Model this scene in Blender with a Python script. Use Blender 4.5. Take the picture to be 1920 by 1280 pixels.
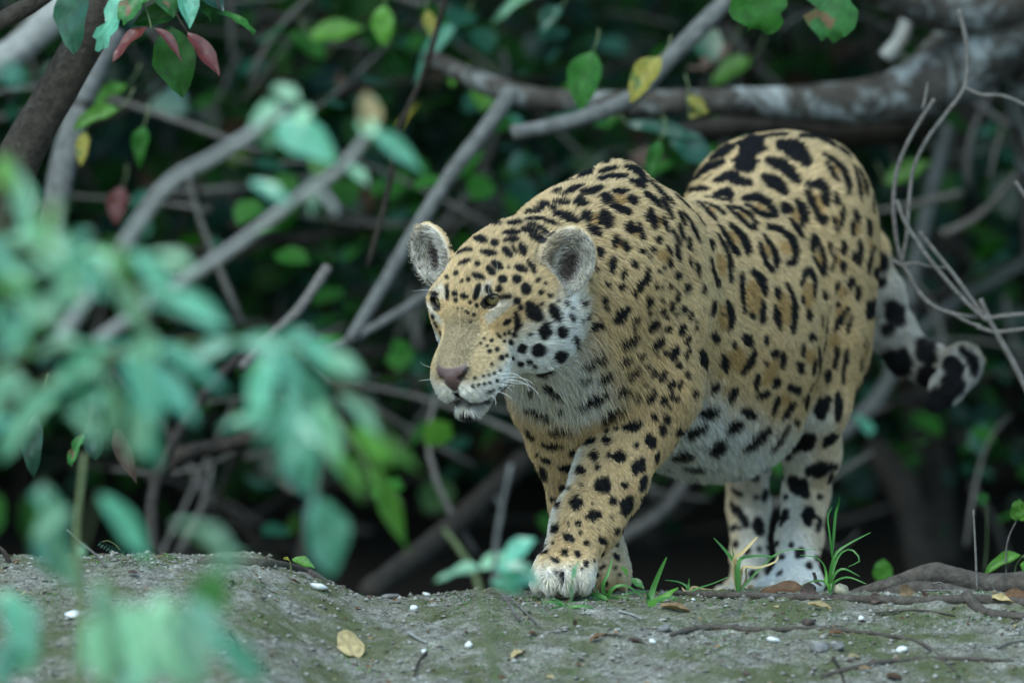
import bpy, bmesh, math, random
import numpy as np
from mathutils import Vector, Matrix
from mathutils.bvhtree import BVHTree

for o in list(bpy.data.objects):
    bpy.data.objects.remove(o, do_unlink=True)
SC = bpy.context.scene
COL = SC.collection
RAD = math.radians

# ------------------------------------------------------------------ camera
DIST = 12.0                 # camera stands 12 m in front of the jaguar, low on the bank
CAM_Z = 0.20
LENS = 270.0
FPX = LENS / 36.0 * 1920.0  # focal length in photo pixels
PITCH = math.atan((872 - 640) / FPX)
cam_d = bpy.data.cameras.new('camera')
cam = bpy.data.objects.new('camera', cam_d)
COL.objects.link(cam)
cam_d.lens = LENS
cam_d.sensor_width = 36.0
cam_d.clip_start = 0.1
cam_d.clip_end = 500.0
cam.location = (0, -DIST, CAM_Z)
cam.rotation_euler = (math.pi / 2 + PITCH, 0, 0)
cam_d.dof.use_dof = True
cam_d.dof.focus_distance = DIST - 0.17
cam_d.dof.aperture_fstop = 2.9
cam_d.dof.aperture_blades = 9
SC.camera = cam

# ------------------------------------------------------------------ light: open shade under a bright hazy sky
SUN_EL, SUN_AZ = RAD(50), RAD(205)      # high, behind the photographer and a little to the left
world = bpy.data.worlds.new('World')
SC.world = world
world.use_nodes = True
wn = world.node_tree.nodes
wl = world.node_tree.links
wn.clear()
sky = wn.new('ShaderNodeTexSky')
sky.sky_type = 'NISHITA'
sky.sun_disc = False
sky.sun_elevation = SUN_EL
sky.sun_rotation = SUN_AZ
sky.air_density = 1.0
sky.dust_density = 0.6
sky.ozone_density = 2.0
bg = wn.new('ShaderNodeBackground')
bg.inputs['Strength'].default_value = 0.15
wo = wn.new('ShaderNodeOutputWorld')
wl.new(sky.outputs[0], bg.inputs['Color'])
wl.new(bg.outputs[0], wo.inputs['Surface'])

sun_d = bpy.data.lights.new('sun', 'SUN')
sun_d.energy = 1.4
sun_d.angle = RAD(40)
sun_d.color = (1.0, 0.97, 0.92)
sun = bpy.data.objects.new('sun', sun_d)
COL.objects.link(sun)
sdir = Vector((math.sin(SUN_AZ) * math.cos(SUN_EL), math.cos(SUN_AZ) * math.cos(SUN_EL), math.sin(SUN_EL)))
sun.location = sdir * 20
sun.rotation_euler = sdir.to_track_quat('Z', 'Y').to_euler()

SC.render.engine = 'CYCLES'
SC.view_settings.view_transform = 'Standard'
SC.view_settings.look = 'None'
SC.view_settings.gamma = 1.0
SC.view_settings.use_curve_mapping = False
SC.view_settings.exposure = 1.0
SC.view_settings.use_white_balance = True
SC.view_settings.white_balance_temperature = 6350
SC.view_settings.white_balance_tint = -6
SC.cycles.use_denoising = True
SC.cycles.max_bounces = 6
SC.cycles.diffuse_bounces = 3
SC.cycles.glossy_bounces = 2
SC.cycles.transmission_bounces = 3
SC.cycles.transparent_max_bounces = 8

# ------------------------------------------------------------------ helpers
_cp, _sp = math.cos(PITCH), math.sin(PITCH)

def at(px, py, y):
    """the point at depth y (metres behind the front paws' plane) seen at photo position px, py"""
    a = (px - 960.0) / FPX
    b = (640.0 - py) / FPX
    d = (a, _cp - b * _sp, _sp + b * _cp)
    t = (y + DIST) / d[1]
    return np.array((d[0] * t, y, CAM_Z + d[2] * t))

def mpp(y):
    return (y + DIST) / FPX

def pix(p):
    p = np.asarray(p, float)
    dx, dy, dz = p[..., 0], p[..., 1] + DIST, p[..., 2] - CAM_Z
    w = dy * _cp + dz * _sp
    v = -dy * _sp + dz * _cp
    return np.stack([960 + FPX * dx / w, 640 - FPX * v / w], -1)

def tag(o, label=None, cat=None, group=None, kind=None):
    if label: o['label'] = label
    if cat: o['category'] = cat
    if group: o['group'] = group
    if kind: o['kind'] = kind
    return o

def empty(name, loc=(0, 0, 0)):
    o = bpy.data.objects.new(name, None)
    COL.objects.link(o)
    o.location = loc
    o.empty_display_size = 0.05
    return o

def link_mesh(name, me, mat=None, parent=None, smooth=True):
    if mat is not None and not me.materials:
        me.materials.append(mat)
    o = bpy.data.objects.new(name, me)
    COL.objects.link(o)
    if parent is not None:
        o.parent = parent
        if not any(abs(v) > 0 for v in parent.location):
            pass
        o.matrix_parent_inverse = Matrix.Translation(-Vector(parent.location))
    return o

def mesh_np(name, verts, faces, smooth=True):
    """mesh from numpy verts and a list/array of faces (equal size array or list)"""
    me = bpy.data.meshes.new(name)
    verts = np.asarray(verts, np.float32)
    if isinstance(faces, np.ndarray):
        n, k = faces.shape
        me.vertices.add(len(verts))
        me.vertices.foreach_set('co', verts.ravel())
        me.loops.add(n * k)
        me.loops.foreach_set('vertex_index', faces.astype(np.int32).ravel())
        me.polygons.add(n)
        me.polygons.foreach_set('loop_start', np.arange(0, n * k, k, dtype=np.int32))
        me.update(calc_edges=True)
        me.validate()
    else:
        me.from_pydata([tuple(v) for v in verts.tolist()], [], faces)
    if smooth:
        me.polygons.foreach_set('use_smooth', np.ones(len(me.polygons), bool))
    me.update()
    return me

def vnoise(p, seed=0):
    """smooth value noise, p (N,3) -> 0..1"""
    p = np.asarray(p, np.float64)
    i = np.floor(p).astype(np.int64)
    f = p - i
    f = f * f * (3 - 2 * f)
    def h(a, b, c):
        n = (a * 374761393 + b * 668265263 + c * 2147483647 + seed * 1442695041) & 0xffffffff
        n = ((n ^ (n >> 13)) * 1274126177) & 0xffffffff
        n = (n ^ (n >> 16)) & 0xffffffff
        n = (n * 2246822519) & 0xffffffff
        n = n ^ (n >> 15)
        return (n & 0xffffff) / float(0xffffff)
    out = 0
    for dx in (0, 1):
        wx = f[:, 0] if dx else 1 - f[:, 0]
        for dy in (0, 1):
            wy = f[:, 1] if dy else 1 - f[:, 1]
            for dz in (0, 1):
                wz = f[:, 2] if dz else 1 - f[:, 2]
                out = out + wx * wy * wz * h(i[:, 0] + dx, i[:, 1] + dy, i[:, 2] + dz)
    return out

def fbm(p, octv=4, seed=0):
    p = np.asarray(p, float)
    s, a, t = 0, 0.5, 0
    for k in range(octv):
        s = s + a * vnoise(p * (2.03 ** k) + 17.3 * k, seed + k)
        t += a
        a *= 0.5
    return s / t

# ------------------------------------------------------------------ material helpers
def new_mat(name):
    m = bpy.data.materials.new(name)
    m.use_nodes = True
    nt = m.node_tree
    b = nt.nodes['Principled BSDF']
    return m, nt, b

def N(nt, typ, **kw):
    n = nt.nodes.new(typ)
    for k, v in kw.items():
        if k in n.inputs.keys():
            n.inputs[k].default_value = v
        else:
            setattr(n, k, v)
    return n

def ramp(nt, stops, fac=None):
    r = nt.nodes.new('ShaderNodeValToRGB')
    el = r.color_ramp.elements
    while len(el) < len(stops):
        el.new(0.5)
    for e, (p, c) in zip(el, stops):
        e.position = p
        e.color = (*c, 1) if len(c) == 3 else c
    if fac is not None:
        nt.links.new(fac, r.inputs[0])
    return r
# ------------------------------------------------------------------ shape helpers
import time
def cubic_interp(x, xs, ys):
    m = np.zeros_like(ys)
    d = np.diff(ys) / np.diff(xs)
    m[1:-1] = (d[:-1] + d[1:]) / 2
    m[0], m[-1] = d[0], d[-1]
    i = np.clip(np.searchsorted(xs, x) - 1, 0, len(xs) - 2)
    h = xs[i + 1] - xs[i]
    t = np.clip((x - xs[i]) / h, 0, 1)
    return ((2 * t ** 3 - 3 * t ** 2 + 1) * ys[i] + (t ** 3 - 2 * t ** 2 + t) * h * m[i]
            + (-2 * t ** 3 + 3 * t ** 2) * ys[i + 1] + (t ** 3 - t ** 2) * h * m[i + 1])

def tube(path, radii, sides=5):
    path = np.array(path, float)
    n = len(path)
    tg = np.gradient(path, axis=0)
    tg /= np.maximum(np.linalg.norm(tg, axis=1), 1e-9)[:, None]
    ref = np.array((0.31, 0.2, 0.93))
    vs = []
    for i in range(n):
        a = np.cross(tg[i], ref); ln_ = np.linalg.norm(a)
        if ln_ < 0.05:
            a = np.cross(tg[i], np.array((1.0, 0, 0))); ln_ = np.linalg.norm(a)
        a /= ln_
        b_ = np.cross(tg[i], a)
        ph = np.arange(sides) * 2 * math.pi / sides
        vs.append(path[i] + radii[i] * (np.cos(ph)[:, None] * a + np.sin(ph)[:, None] * b_))
    vs = np.concatenate(vs)
    fs = []
    for i in range(n - 1):
        for j in range(sides):
            k = (j + 1) % sides
            fs.append((i * sides + j, i * sides + k, (i + 1) * sides + k, (i + 1) * sides + j))
    fs.append(tuple(range(sides - 1, -1, -1)))
    fs.append(tuple((n - 1) * sides + j for j in range(sides)))
    return vs, fs

def smooth_path(pts, n=12):
    pts = np.array(pts, float)
    t = np.arange(len(pts)); tt = np.linspace(0, len(pts) - 1, n)
    return np.stack([cubic_interp(tt, t.astype(float), pts[:, i]) for i in range(pts.shape[1])], 1)

def simple(name, col, rough=0.5, spec=0.5, coat_=0.0):
    m, nt, b = new_mat(name)
    b.inputs['Base Color'].default_value = (*col, 1)
    b.inputs['Roughness'].default_value = rough
    b.inputs['Specular IOR Level'].default_value = spec
    b.inputs['Coat Weight'].default_value = coat_
    b.inputs['Coat Roughness'].default_value = 0.03
    return m

def stick(name, path, radii, mat, parent=None, sides=8, n=None, bumpy=0.0, seed=0):
    """a tapered branch, root or stem through the given points"""
    n = n or max(8, 6 * len(path))
    p = smooth_path(path, n)
    r = np.interp(np.linspace(0, 1, n), np.linspace(0, 1, len(radii)), radii)
    if bumpy:
        L = np.linalg.norm(p[-1] - p[0])
        r = r * (1 + bumpy * (fbm(np.stack([np.linspace(0, L * 14, n), np.zeros(n), np.full(n, seed * 3.1)], 1), 3, seed) - 0.5) * 2)
    vs, fs = tube(p, r, sides)
    if bumpy:
        c = np.repeat(p, sides, 0)
        k = 1 + bumpy * 1.2 * (fbm(vs / max(np.mean(radii), 1e-4) * 0.8, 3, seed + 5) - 0.5)
        vs = c + (vs - c) * k[:, None]
    return link_mesh(name, mesh_np(name, vs, fs), mat, parent)
# ================================================================== ground: a mossy clay bank with its crest under the jaguar's paws
def ground_base(x, y):
    x = np.asarray(x, float); y = np.asarray(y, float)
    def ss(a, b, v):
        t = np.clip((v - a) / (b - a), 0, 1)
        return t * t * (3 - 2 * t)
    d = np.maximum(-0.30 - y, 0)
    front = -0.90 * (1 - np.exp(-(d * d / (d + 0.10)) * 0.33))
    back = -0.028 * ss(0.20, 0.55, y) - 0.022 * ss(0.5, 0.9, y) - 0.02 * ss(0.9, 2.0, y)
    mound = 0.056 * ss(-0.18, -0.42, x) * ss(0.7, 0.1, y)
    mound = mound - 0.012 * ss(-0.05, -0.25, x) * ss(-0.42, -0.2, x)
    hill = 3.2 * ss(9.0, 22.0, y) + 0.25 * ss(2.5, 8.0, y)
    return front + back + mound + hill

def ground_z(x, y):
    x = np.atleast_1d(np.asarray(x, float)); y = np.atleast_1d(np.asarray(y, float))
    p = np.stack([x, y, np.zeros_like(x)], 1)
    near = np.clip(1.6 - np.abs(y + 0.1) * 0.7, 0.25, 1)
    z = ground_base(x, y)
    n1 = (fbm(p * 7, 3, 2) - 0.5) * 0.030
    n2 = (fbm(p * 34, 3, 5) - 0.5) * 0.014
    n3 = (fbm(p * 120, 2, 8) - 0.5) * 0.0065
    calm = 1 - 0.75 * np.exp(-(((x - 0.1) / 0.12) ** 2 + ((y + 0.2) / 0.12) ** 2))   # trodden flat under the paw
    return z + (n1 * calm + n2 + n3) * near - 0.004

def axis(lo, hi, step, far_lo, far_hi, g=1.22):
    a = list(np.arange(lo, hi, step))
    s, v = step, a[-1]
    while v < far_hi:
        s *= g; v += s; a.append(v)
    s, v, b = step, a[0], []
    while v > far_lo:
        s *= g; v -= s; b.append(v)
    return np.array(b[::-1] + a)

gx = axis(-0.95, 0.98, 0.0065, -90, 90)
gy = axis(-1.05, 0.55, 0.0065, -60, 120)
GX, GY = np.meshgrid(gx, gy, indexing='ij')
gzv = ground_z(GX.ravel(), GY.ravel())
gv = np.stack([GX.ravel(), GY.ravel(), gzv], 1)
ni, nj = len(gx), len(gy)
ii, jj = np.meshgrid(np.arange(ni - 1), np.arange(nj - 1), indexing='ij')
i0 = (ii * nj + jj).ravel()
gf = np.stack([i0, i0 + nj, i0 + nj + 1, i0 + 1], 1)
ground_me = mesh_np('ground', gv, gf)

mat_ground, nt, b = new_mat('bank_soil')
geo = N(nt, 'ShaderNodeNewGeometry')
def gnoise(scale, detail=4.0, rough=0.6, dist=0.0):
    n = N(nt, 'ShaderNodeTexNoise', Scale=scale, Detail=detail, Roughness=rough, Distortion=dist)
    nt.links.new(geo.outputs['Position'], n.inputs['Vector'])
    return n.outputs[0]
soil = ramp(nt, [(0.30, (0.055, 0.052, 0.042)), (0.43, (0.165, 0.158, 0.132)), (0.56, (0.29, 0.285, 0.248)), (0.72, (0.50, 0.50, 0.46))], gnoise(34, 10, 0.80, 0.5))
fine = ramp(nt, [(0.34, (0.40, 0.39, 0.37)), (0.5, (1, 1, 1)), (0.66, (1.55, 1.55, 1.55))], gnoise(240, 4, 0.7))
mul = N(nt, 'ShaderNodeMix', data_type='RGBA', blend_type='MULTIPLY')
mul.inputs[0].default_value = 1.0
nt.links.new(soil.outputs[0], mul.inputs[6]); nt.links.new(fine.outputs[0], mul.inputs[7])
moss = ramp(nt, [(0.25, (0.030, 0.040, 0.012)), (0.75, (0.145, 0.170, 0.060))], gnoise(330, 3, 0.7))
mmask = ramp(nt, [(0.42, (0, 0, 0)), (0.60, (0.80, 0.80, 0.80))], gnoise(9.0, 6, 0.62, 0.5))
mx = N(nt, 'ShaderNodeMix', data_type='RGBA')
nt.links.new(mmask.outputs[0], mx.inputs[0]); nt.links.new(mul.outputs[2], mx.inputs[6]); nt.links.new(moss.outputs[0], mx.inputs[7])
# leaf mould further back in the wood
sep = N(nt, 'ShaderNodeSeparateXYZ')
nt.links.new(geo.outputs['Position'], sep.inputs[0])
mrg = N(nt, 'ShaderNodeMapRange')
mrg.inputs['From Min'].default_value = 0.35; mrg.inputs['From Max'].default_value = 1.2
nt.links.new(sep.outputs['Y'], mrg.inputs['Value'])
mould = ramp(nt, [(0.3, (0.008, 0.006, 0.005)), (0.7, (0.030, 0.023, 0.017))], gnoise(40, 5, 0.7))
mx2 = N(nt, 'ShaderNodeMix', data_type='RGBA')
nt.links.new(mrg.outputs[0], mx2.inputs[0]); nt.links.new(mx.outputs[2], mx2.inputs[6]); nt.links.new(mould.outputs[0], mx2.inputs[7])
nt.links.new(mx2.outputs[2], b.inputs['Base Color'])
b.inputs['Roughness'].default_value = 0.95
b.inputs['Specular IOR Level'].default_value = 0.12
bp = N(nt, 'ShaderNodeBump', Strength=0.8, Distance=0.005)
nt.links.new(gnoise(300, 5, 0.75), bp.inputs['Height'])
nt.links.new(bp.outputs[0], b.inputs['Normal'])
ground_ob = link_mesh('ground', ground_me, mat_ground)
tag(ground_ob, 'mossy grey clay bank with roots and litter along its crest', kind='structure')

def on_ground(px, py, lift=0.0):
    """where the line of sight at px, py first meets the bank"""
    ys = np.linspace(-1.6, 1.2, 700)
    q = np.array([at(px, py, y) for y in ys])
    g = ground_z(q[:, 0], q[:, 1])
    below = np.nonzero(q[:, 2] < g)[0]
    if len(below):
        i = below[0]
    else:
        i = np.argmin(q[:, 2] - g)
    return np.array((q[i, 0], q[i, 1], g[i] + lift))

# loose crumbs of soil, grit and scraps of litter
rng = np.random.default_rng(3)
def crumbs(name, n, smin_, smax_, mats, seed, ylo=-0.95, yhi=0.25, flat=0.6):
    r = np.random.default_rng(seed)
    ico = [(0, 0, 1), (0.9, 0, 0.1), (0.25, 0.85, 0), (-0.8, 0.5, 0.1), (-0.7, -0.6, 0), (0.3, -0.85, 0.1), (0, 0, -0.8)]
    fc = [(0, 1, 2), (0, 2, 3), (0, 3, 4), (0, 4, 5), (0, 5, 1), (6, 2, 1), (6, 3, 2), (6, 4, 3), (6, 5, 4), (6, 1, 5)]
    B = np.array(ico)
    x = r.uniform(-0.9, 0.95, n); y = r.uniform(ylo, yhi, n)
    z = ground_z(x, y)
    sc_ = smin_ * (smax_ / smin_) ** (r.random(n) ** 2.2)
    V = []
    for i in range(n):
        a = r.uniform(0, 6.28); c, s_ = math.cos(a), math.sin(a)
        v = B * (1 + r.normal(0, 0.22, B.shape))
        v = v * np.array((1, r.uniform(0.5, 1), flat * r.uniform(0.5, 1.1))) * sc_[i]
        V.append(np.stack([v[:, 0] * c - v[:, 1] * s_ + x[i], v[:, 0] * s_ + v[:, 1] * c + y[i], v[:, 2] + z[i] + sc_[i] * 0.15], 1))
    F = (np.array(fc)[None] + (np.arange(n) * 7)[:, None, None]).reshape(-1, 3)
    me = mesh_np(name, np.concatenate(V), F, smooth=False)
    return link_mesh(name, me, mats)
def mottle(name, stops, scale, rough=0.85):
    m, nt, b = new_mat(name)
    g = N(nt, 'ShaderNodeNewGeometry')
    n = N(nt, 'ShaderNodeTexNoise', Scale=scale, Detail=3.0)
    nt.links.new(g.outputs['Position'], n.inputs['Vector'])
    r = ramp(nt, stops, n.outputs[0])
    nt.links.new(r.outputs[0], b.inputs['Base Color'])
    b.inputs['Roughness'].default_value = rough
    return m
m_crumb = mottle('soil_crumb', [(0.3, (0.08, 0.075, 0.065)), (0.5, (0.22, 0.21, 0.19)), (0.66, (0.38, 0.375, 0.35)), (0.8, (0.15, 0.10, 0.06))], 60)
tag(crumbs('soil_crumbs', 9000, 0.0012, 0.0085, m_crumb, 4), 'loose crumbs of grey soil and grit scattered over the bank', kind='stuff')
# ================================================================== leaves, bark
def leaf_mat(name, base, back=None, rough=0.42, trans=0.25, spec=0.5, blotch=None, var=0.35):
    m = bpy.data.materials.new(name)
    m.use_nodes = True
    nt = m.node_tree
    b = nt.nodes['Principled BSDF']
    out = nt.nodes['Material Output']
    oi = N(nt, 'ShaderNodeObjectInfo')
    tc = N(nt, 'ShaderNodeTexCoord')
    n1 = N(nt, 'ShaderNodeTexNoise', Scale=5.0, Detail=3.0)
    nt.links.new(tc.outputs['Object'], n1.inputs['Vector'])
    dk = tuple(c * (1 - var) for c in base)
    lt = tuple(min(1, c * (1 + var)) for c in base)
    r = ramp(nt, [(0.3, dk), (0.7, lt)], n1.outputs[0])
    hsv = N(nt, 'ShaderNodeHueSaturation')
    mr = N(nt, 'ShaderNodeMapRange'); mr.inputs['To Min'].default_value = 0.65; mr.inputs['To Max'].default_value = 1.35
    nt.links.new(oi.outputs['Random'], mr.inputs['Value'])
    nt.links.new(mr.outputs[0], hsv.inputs['Value'])
    nt.links.new(r.outputs[0], hsv.inputs['Color'])
    col = hsv.outputs[0]
    if blotch:
        n2 = N(nt, 'ShaderNodeTexNoise', Scale=2.2, Detail=4.0)
        nt.links.new(tc.outputs['Object'], n2.inputs['Vector'])
        mk = ramp(nt, [(0.60, (0, 0, 0)), (0.66, (1, 1, 1))], n2.outputs[0])
        mx = N(nt, 'ShaderNodeMix', data_type='RGBA')
        nt.links.new(mk.outputs[0], mx.inputs[0]); nt.links.new(col, mx.inputs[6])
        mx.inputs[7].default_value = (*blotch, 1)
        col = mx.outputs[2]
    nt.links.new(col, b.inputs['Base Color'])
    b.inputs['Roughness'].default_value = rough
    b.inputs['Specular IOR Level'].default_value = spec
    wv = N(nt, 'ShaderNodeTexWave', Scale=6.0, Distortion=1.2, Detail=1.0)
    wv.bands_direction = 'DIAGONAL'
    nt.links.new(tc.outputs['Object'], wv.inputs['Vector'])
    bp = N(nt, 'ShaderNodeBump', Strength=0.035, Distance=0.02)
    nt.links.new(wv.outputs['Fac'], bp.inputs['Height'])
    nt.links.new(bp.outputs[0], b.inputs['Normal'])
    tr = N(nt, 'ShaderNodeBsdfTranslucent')
    g = N(nt, 'ShaderNodeMix', data_type='RGBA', blend_type='MULTIPLY')
    g.inputs[0].default_value = 1.0
    nt.links.new(col, g.inputs[6]); g.inputs[7].default_value = (1.3, 1.5, 0.6, 1)
    nt.links.new(g.outputs[2], tr.inputs['Color'])
    ms = N(nt, 'ShaderNodeMixShader'); ms.inputs[0].default_value = trans
    nt.links.new(b.outputs[0], ms.inputs[1]); nt.links.new(tr.outputs[0], ms.inputs[2])
    nt.links.new(ms.outputs[0], out.inputs['Surface'])
    return m

LM = {
    'teal': leaf_mat('leaf_teal', (0.13, 0.37, 0.255), rough=0.32, spec=1.0, trans=0.22),
    'pale': leaf_mat('leaf_pale', (0.24, 0.45, 0.29), rough=0.36, spec=0.9, trans=0.25),
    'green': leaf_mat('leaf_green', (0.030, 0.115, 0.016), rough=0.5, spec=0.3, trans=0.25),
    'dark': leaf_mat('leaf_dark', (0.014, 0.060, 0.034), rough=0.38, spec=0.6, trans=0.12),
    'bright': leaf_mat('leaf_bright', (0.11, 0.27, 0.035), rough=0.45, trans=0.4),
    'yellow': leaf_mat('leaf_yellow', (0.32, 0.28, 0.05), rough=0.5, trans=0.35, blotch=(0.10, 0.17, 0.03)),
    'red': leaf_mat('leaf_red', (0.115, 0.026, 0.022), rough=0.33, spec=0.6, trans=0.2),
    'chewed': leaf_mat('leaf_chewed', (0.05, 0.17, 0.045), rough=0.42, trans=0.25, blotch=(0.19, 0.11, 0.06)),
    'dry': leaf_mat('leaf_dry', (0.23, 0.155, 0.085), rough=0.65, spec=0.3, trans=0.1),
    'rust': leaf_mat('leaf_rust', (0.105, 0.055, 0.026), rough=0.6, spec=0.3, trans=0.1),
    'straw': leaf_mat('leaf_straw', (0.42, 0.33, 0.17), rough=0.6, spec=0.3, trans=0.15),
    'brown': leaf_mat('leaf_brown', (0.09, 0.06, 0.048), rough=0.6, spec=0.3, trans=0.1),
    'grass': leaf_mat('grass_blade', (0.075, 0.20, 0.045), rough=0.42, trans=0.3),
}

_leaf_cache = {}
def leaf_mesh(shape, mat, var=0):
    """unit leaf: stalk at the origin, tip at +X, blade across Y, face +Z"""
    key = (shape, mat, var)
    if key in _leaf_cache:
        return _leaf_cache[key]
    r = np.random.default_rng(hash((shape, var)) % 9999 if False else sum(map(ord, shape)) * 7 + var)
    nx_, ny_ = 9, 5
    t = np.linspace(0, 1, nx_)
    if shape == 'oval':
        w = np.sin(np.pi * np.clip(t, 0, 1) ** 0.85) ** 0.8
    elif shape == 'lance':
        w = np.sin(np.pi * t ** 0.75) ** 1.15
    elif shape == 'round':
        w = np.sin(np.pi * t ** 0.8) ** 0.55
    elif shape == 'torn':
        w = np.sin(np.pi * np.clip(t * 0.8 + 0.06, 0, 1) ** 0.85) ** 0.8
    else:                      # blade of grass
        w = np.clip(1.05 - t, 0, 1) ** 0.7 * np.clip(t * 14 + 0.3, 0, 1)
    w = np.maximum(w, 0.02)
    ys = np.linspace(-1, 1, ny_)
    V = []
    curl, fold, wave = r.uniform(0.02, 0.22), r.uniform(0.08, 0.35), r.uniform(0.01, 0.05)
    side = r.uniform(-0.12, 0.12)
    for i, tt in enumerate(t):
        for j, yy in enumerate(ys):
            e = w[i] * 0.5 * yy
            x = tt
            if abs(yy) > 0.9:
                e *= 1 + r.normal(0, 0.05)
                if shape == 'torn' and tt > 0.3 and r.random() < 0.45:
                    e *= r.uniform(0.45, 0.9)
            if shape == 'torn' and tt > 0.95:
                x -= r.uniform(0, 0.16)
            V.append((x, e + side * math.sin(tt * 3.0) * 0.5, abs(yy) * w[i] * 0.5 * fold - curl * tt * tt + wave * math.sin(tt * 11 + yy * 2)))
    F = [(i * ny_ + j, (i + 1) * ny_ + j, (i + 1) * ny_ + j + 1, i * ny_ + j + 1) for i in range(nx_ - 1) for j in range(ny_ - 1)]
    me = mesh_np('leaf', np.array(V), F)
    me.materials.append(LM[mat])
    _leaf_cache[key] = me
    return me

_lrng = random.Random(77)
def leaf_basis(p0, p1, width, normal, roll=0.0):
    p0, p1 = Vector(p0), Vector(p1)
    x = p1 - p0
    L = x.length
    x.normalize()
    n = Vector(normal)
    n = n - x * n.dot(x)
    if n.length < 1e-4:
        n = Vector((0, 0, 1)) - x * x.z
    n.normalize()
    y = n.cross(x)
    if roll:
        c, s_ = math.cos(roll), math.sin(roll)
        n, y = n * c + y * s_, y * c - n * s_
    M = Matrix.Identity(4)
    for i in range(3):
        M[i][0] = x[i] * L
        M[i][1] = y[i] * width
        M[i][2] = n[i] * L
        M[i][3] = p0[i]
    return M

def leaf(p0, p1, width, mat, parent, shape='oval', normal=(-0.1, -0.75, 0.65), roll=0.0, name='leaf'):
    o = bpy.data.objects.new(name, leaf_mesh(shape, mat, _lrng.randrange(4)))
    COL.objects.link(o)
    o.parent = parent
    o.matrix_parent_inverse = Matrix.Translation(-Vector(parent.location))
    o.matrix_basis = leaf_basis(p0, p1, width, normal, roll)
    return o

def bark_mat(name, dark, light, lichen=None, scale=30.0, amount=0.55):
    m, nt, b = new_mat(name)
    g = N(nt, 'ShaderNodeNewGeometry')
    mp = N(nt, 'ShaderNodeMapping'); mp.inputs['Scale'].default_value = (1, 1, 1)
    nt.links.new(g.outputs['Position'], mp.inputs['Vector'])
    n1 = N(nt, 'ShaderNodeTexNoise', Scale=scale, Detail=6.0, Roughness=0.7)
    nt.links.new(mp.outputs[0], n1.inputs['Vector'])
    r1 = ramp(nt, [(0.3, dark), (0.7, light)], n1.outputs[0])
    col = r1.outputs[0]
    if lichen:
        n2 = N(nt, 'ShaderNodeTexNoise', Scale=scale * 0.55, Detail=7.0, Roughness=0.72, Distortion=0.6)
        nt.links.new(mp.outputs[0], n2.inputs['Vector'])
        mk = ramp(nt, [(amount - 0.10, (0, 0, 0)), (amount + 0.12, (1, 1, 1))], n2.outputs[0])
        mx = N(nt, 'ShaderNodeMix', data_type='RGBA')
        nt.links.new(mk.outputs[0], mx.inputs[0]); nt.links.new(col, mx.inputs[6]); mx.inputs[7].default_value = (*lichen, 1)
        col = mx.outputs[2]
    nt.links.new(col, b.inputs['Base Color'])
    b.inputs['Roughness'].default_value = 0.85
    b.inputs['Specular IOR Level'].default_value = 0.25
    bp = N(nt, 'ShaderNodeBump', Strength=0.9, Distance=0.008)
    nt.links.new(n1.outputs[0], bp.inputs['Height'])
    nt.links.new(bp.outputs[0], b.inputs['Normal'])
    return m
BK = {
    'brown': bark_mat('bark_brown', (0.020, 0.016, 0.013), (0.075, 0.062, 0.050), (0.14, 0.135, 0.12), 60, 0.68),
    'lichen': bark_mat('bark_lichen', (0.020, 0.017, 0.014), (0.085, 0.075, 0.065), (0.44, 0.48, 0.48), 24, 0.60),
    'grey': bark_mat('bark_grey', (0.075, 0.075, 0.072), (0.22, 0.225, 0.22), None, 50),
    'pale': bark_mat('bark_pale', (0.20, 0.20, 0.195), (0.42, 0.425, 0.41), None, 50),
    'twig': bark_mat('bark_twig', (0.10, 0.088, 0.080), (0.25, 0.235, 0.22), None, 90),
    'dark': bark_mat('bark_dark', (0.014, 0.012, 0.010), (0.050, 0.043, 0.037), None, 40),
    'root': bark_mat('bark_root', (0.045, 0.038, 0.032), (0.13, 0.112, 0.095), (0.20, 0.19, 0.17), 70, 0.66),
    'stem': bark_mat('stem_green', (0.10, 0.13, 0.06), (0.20, 0.24, 0.12), None, 60),
}
def px_path(pts, y0, y1=None):
    """photo positions given a depth that runs from y0 to y1"""
    y1 = y0 if y1 is None else y1
    n = len(pts)
    return [at(a, b, y0 + (y1 - y0) * i / max(n - 1, 1)) for i, (a, b) in enumerate(pts)]

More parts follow.
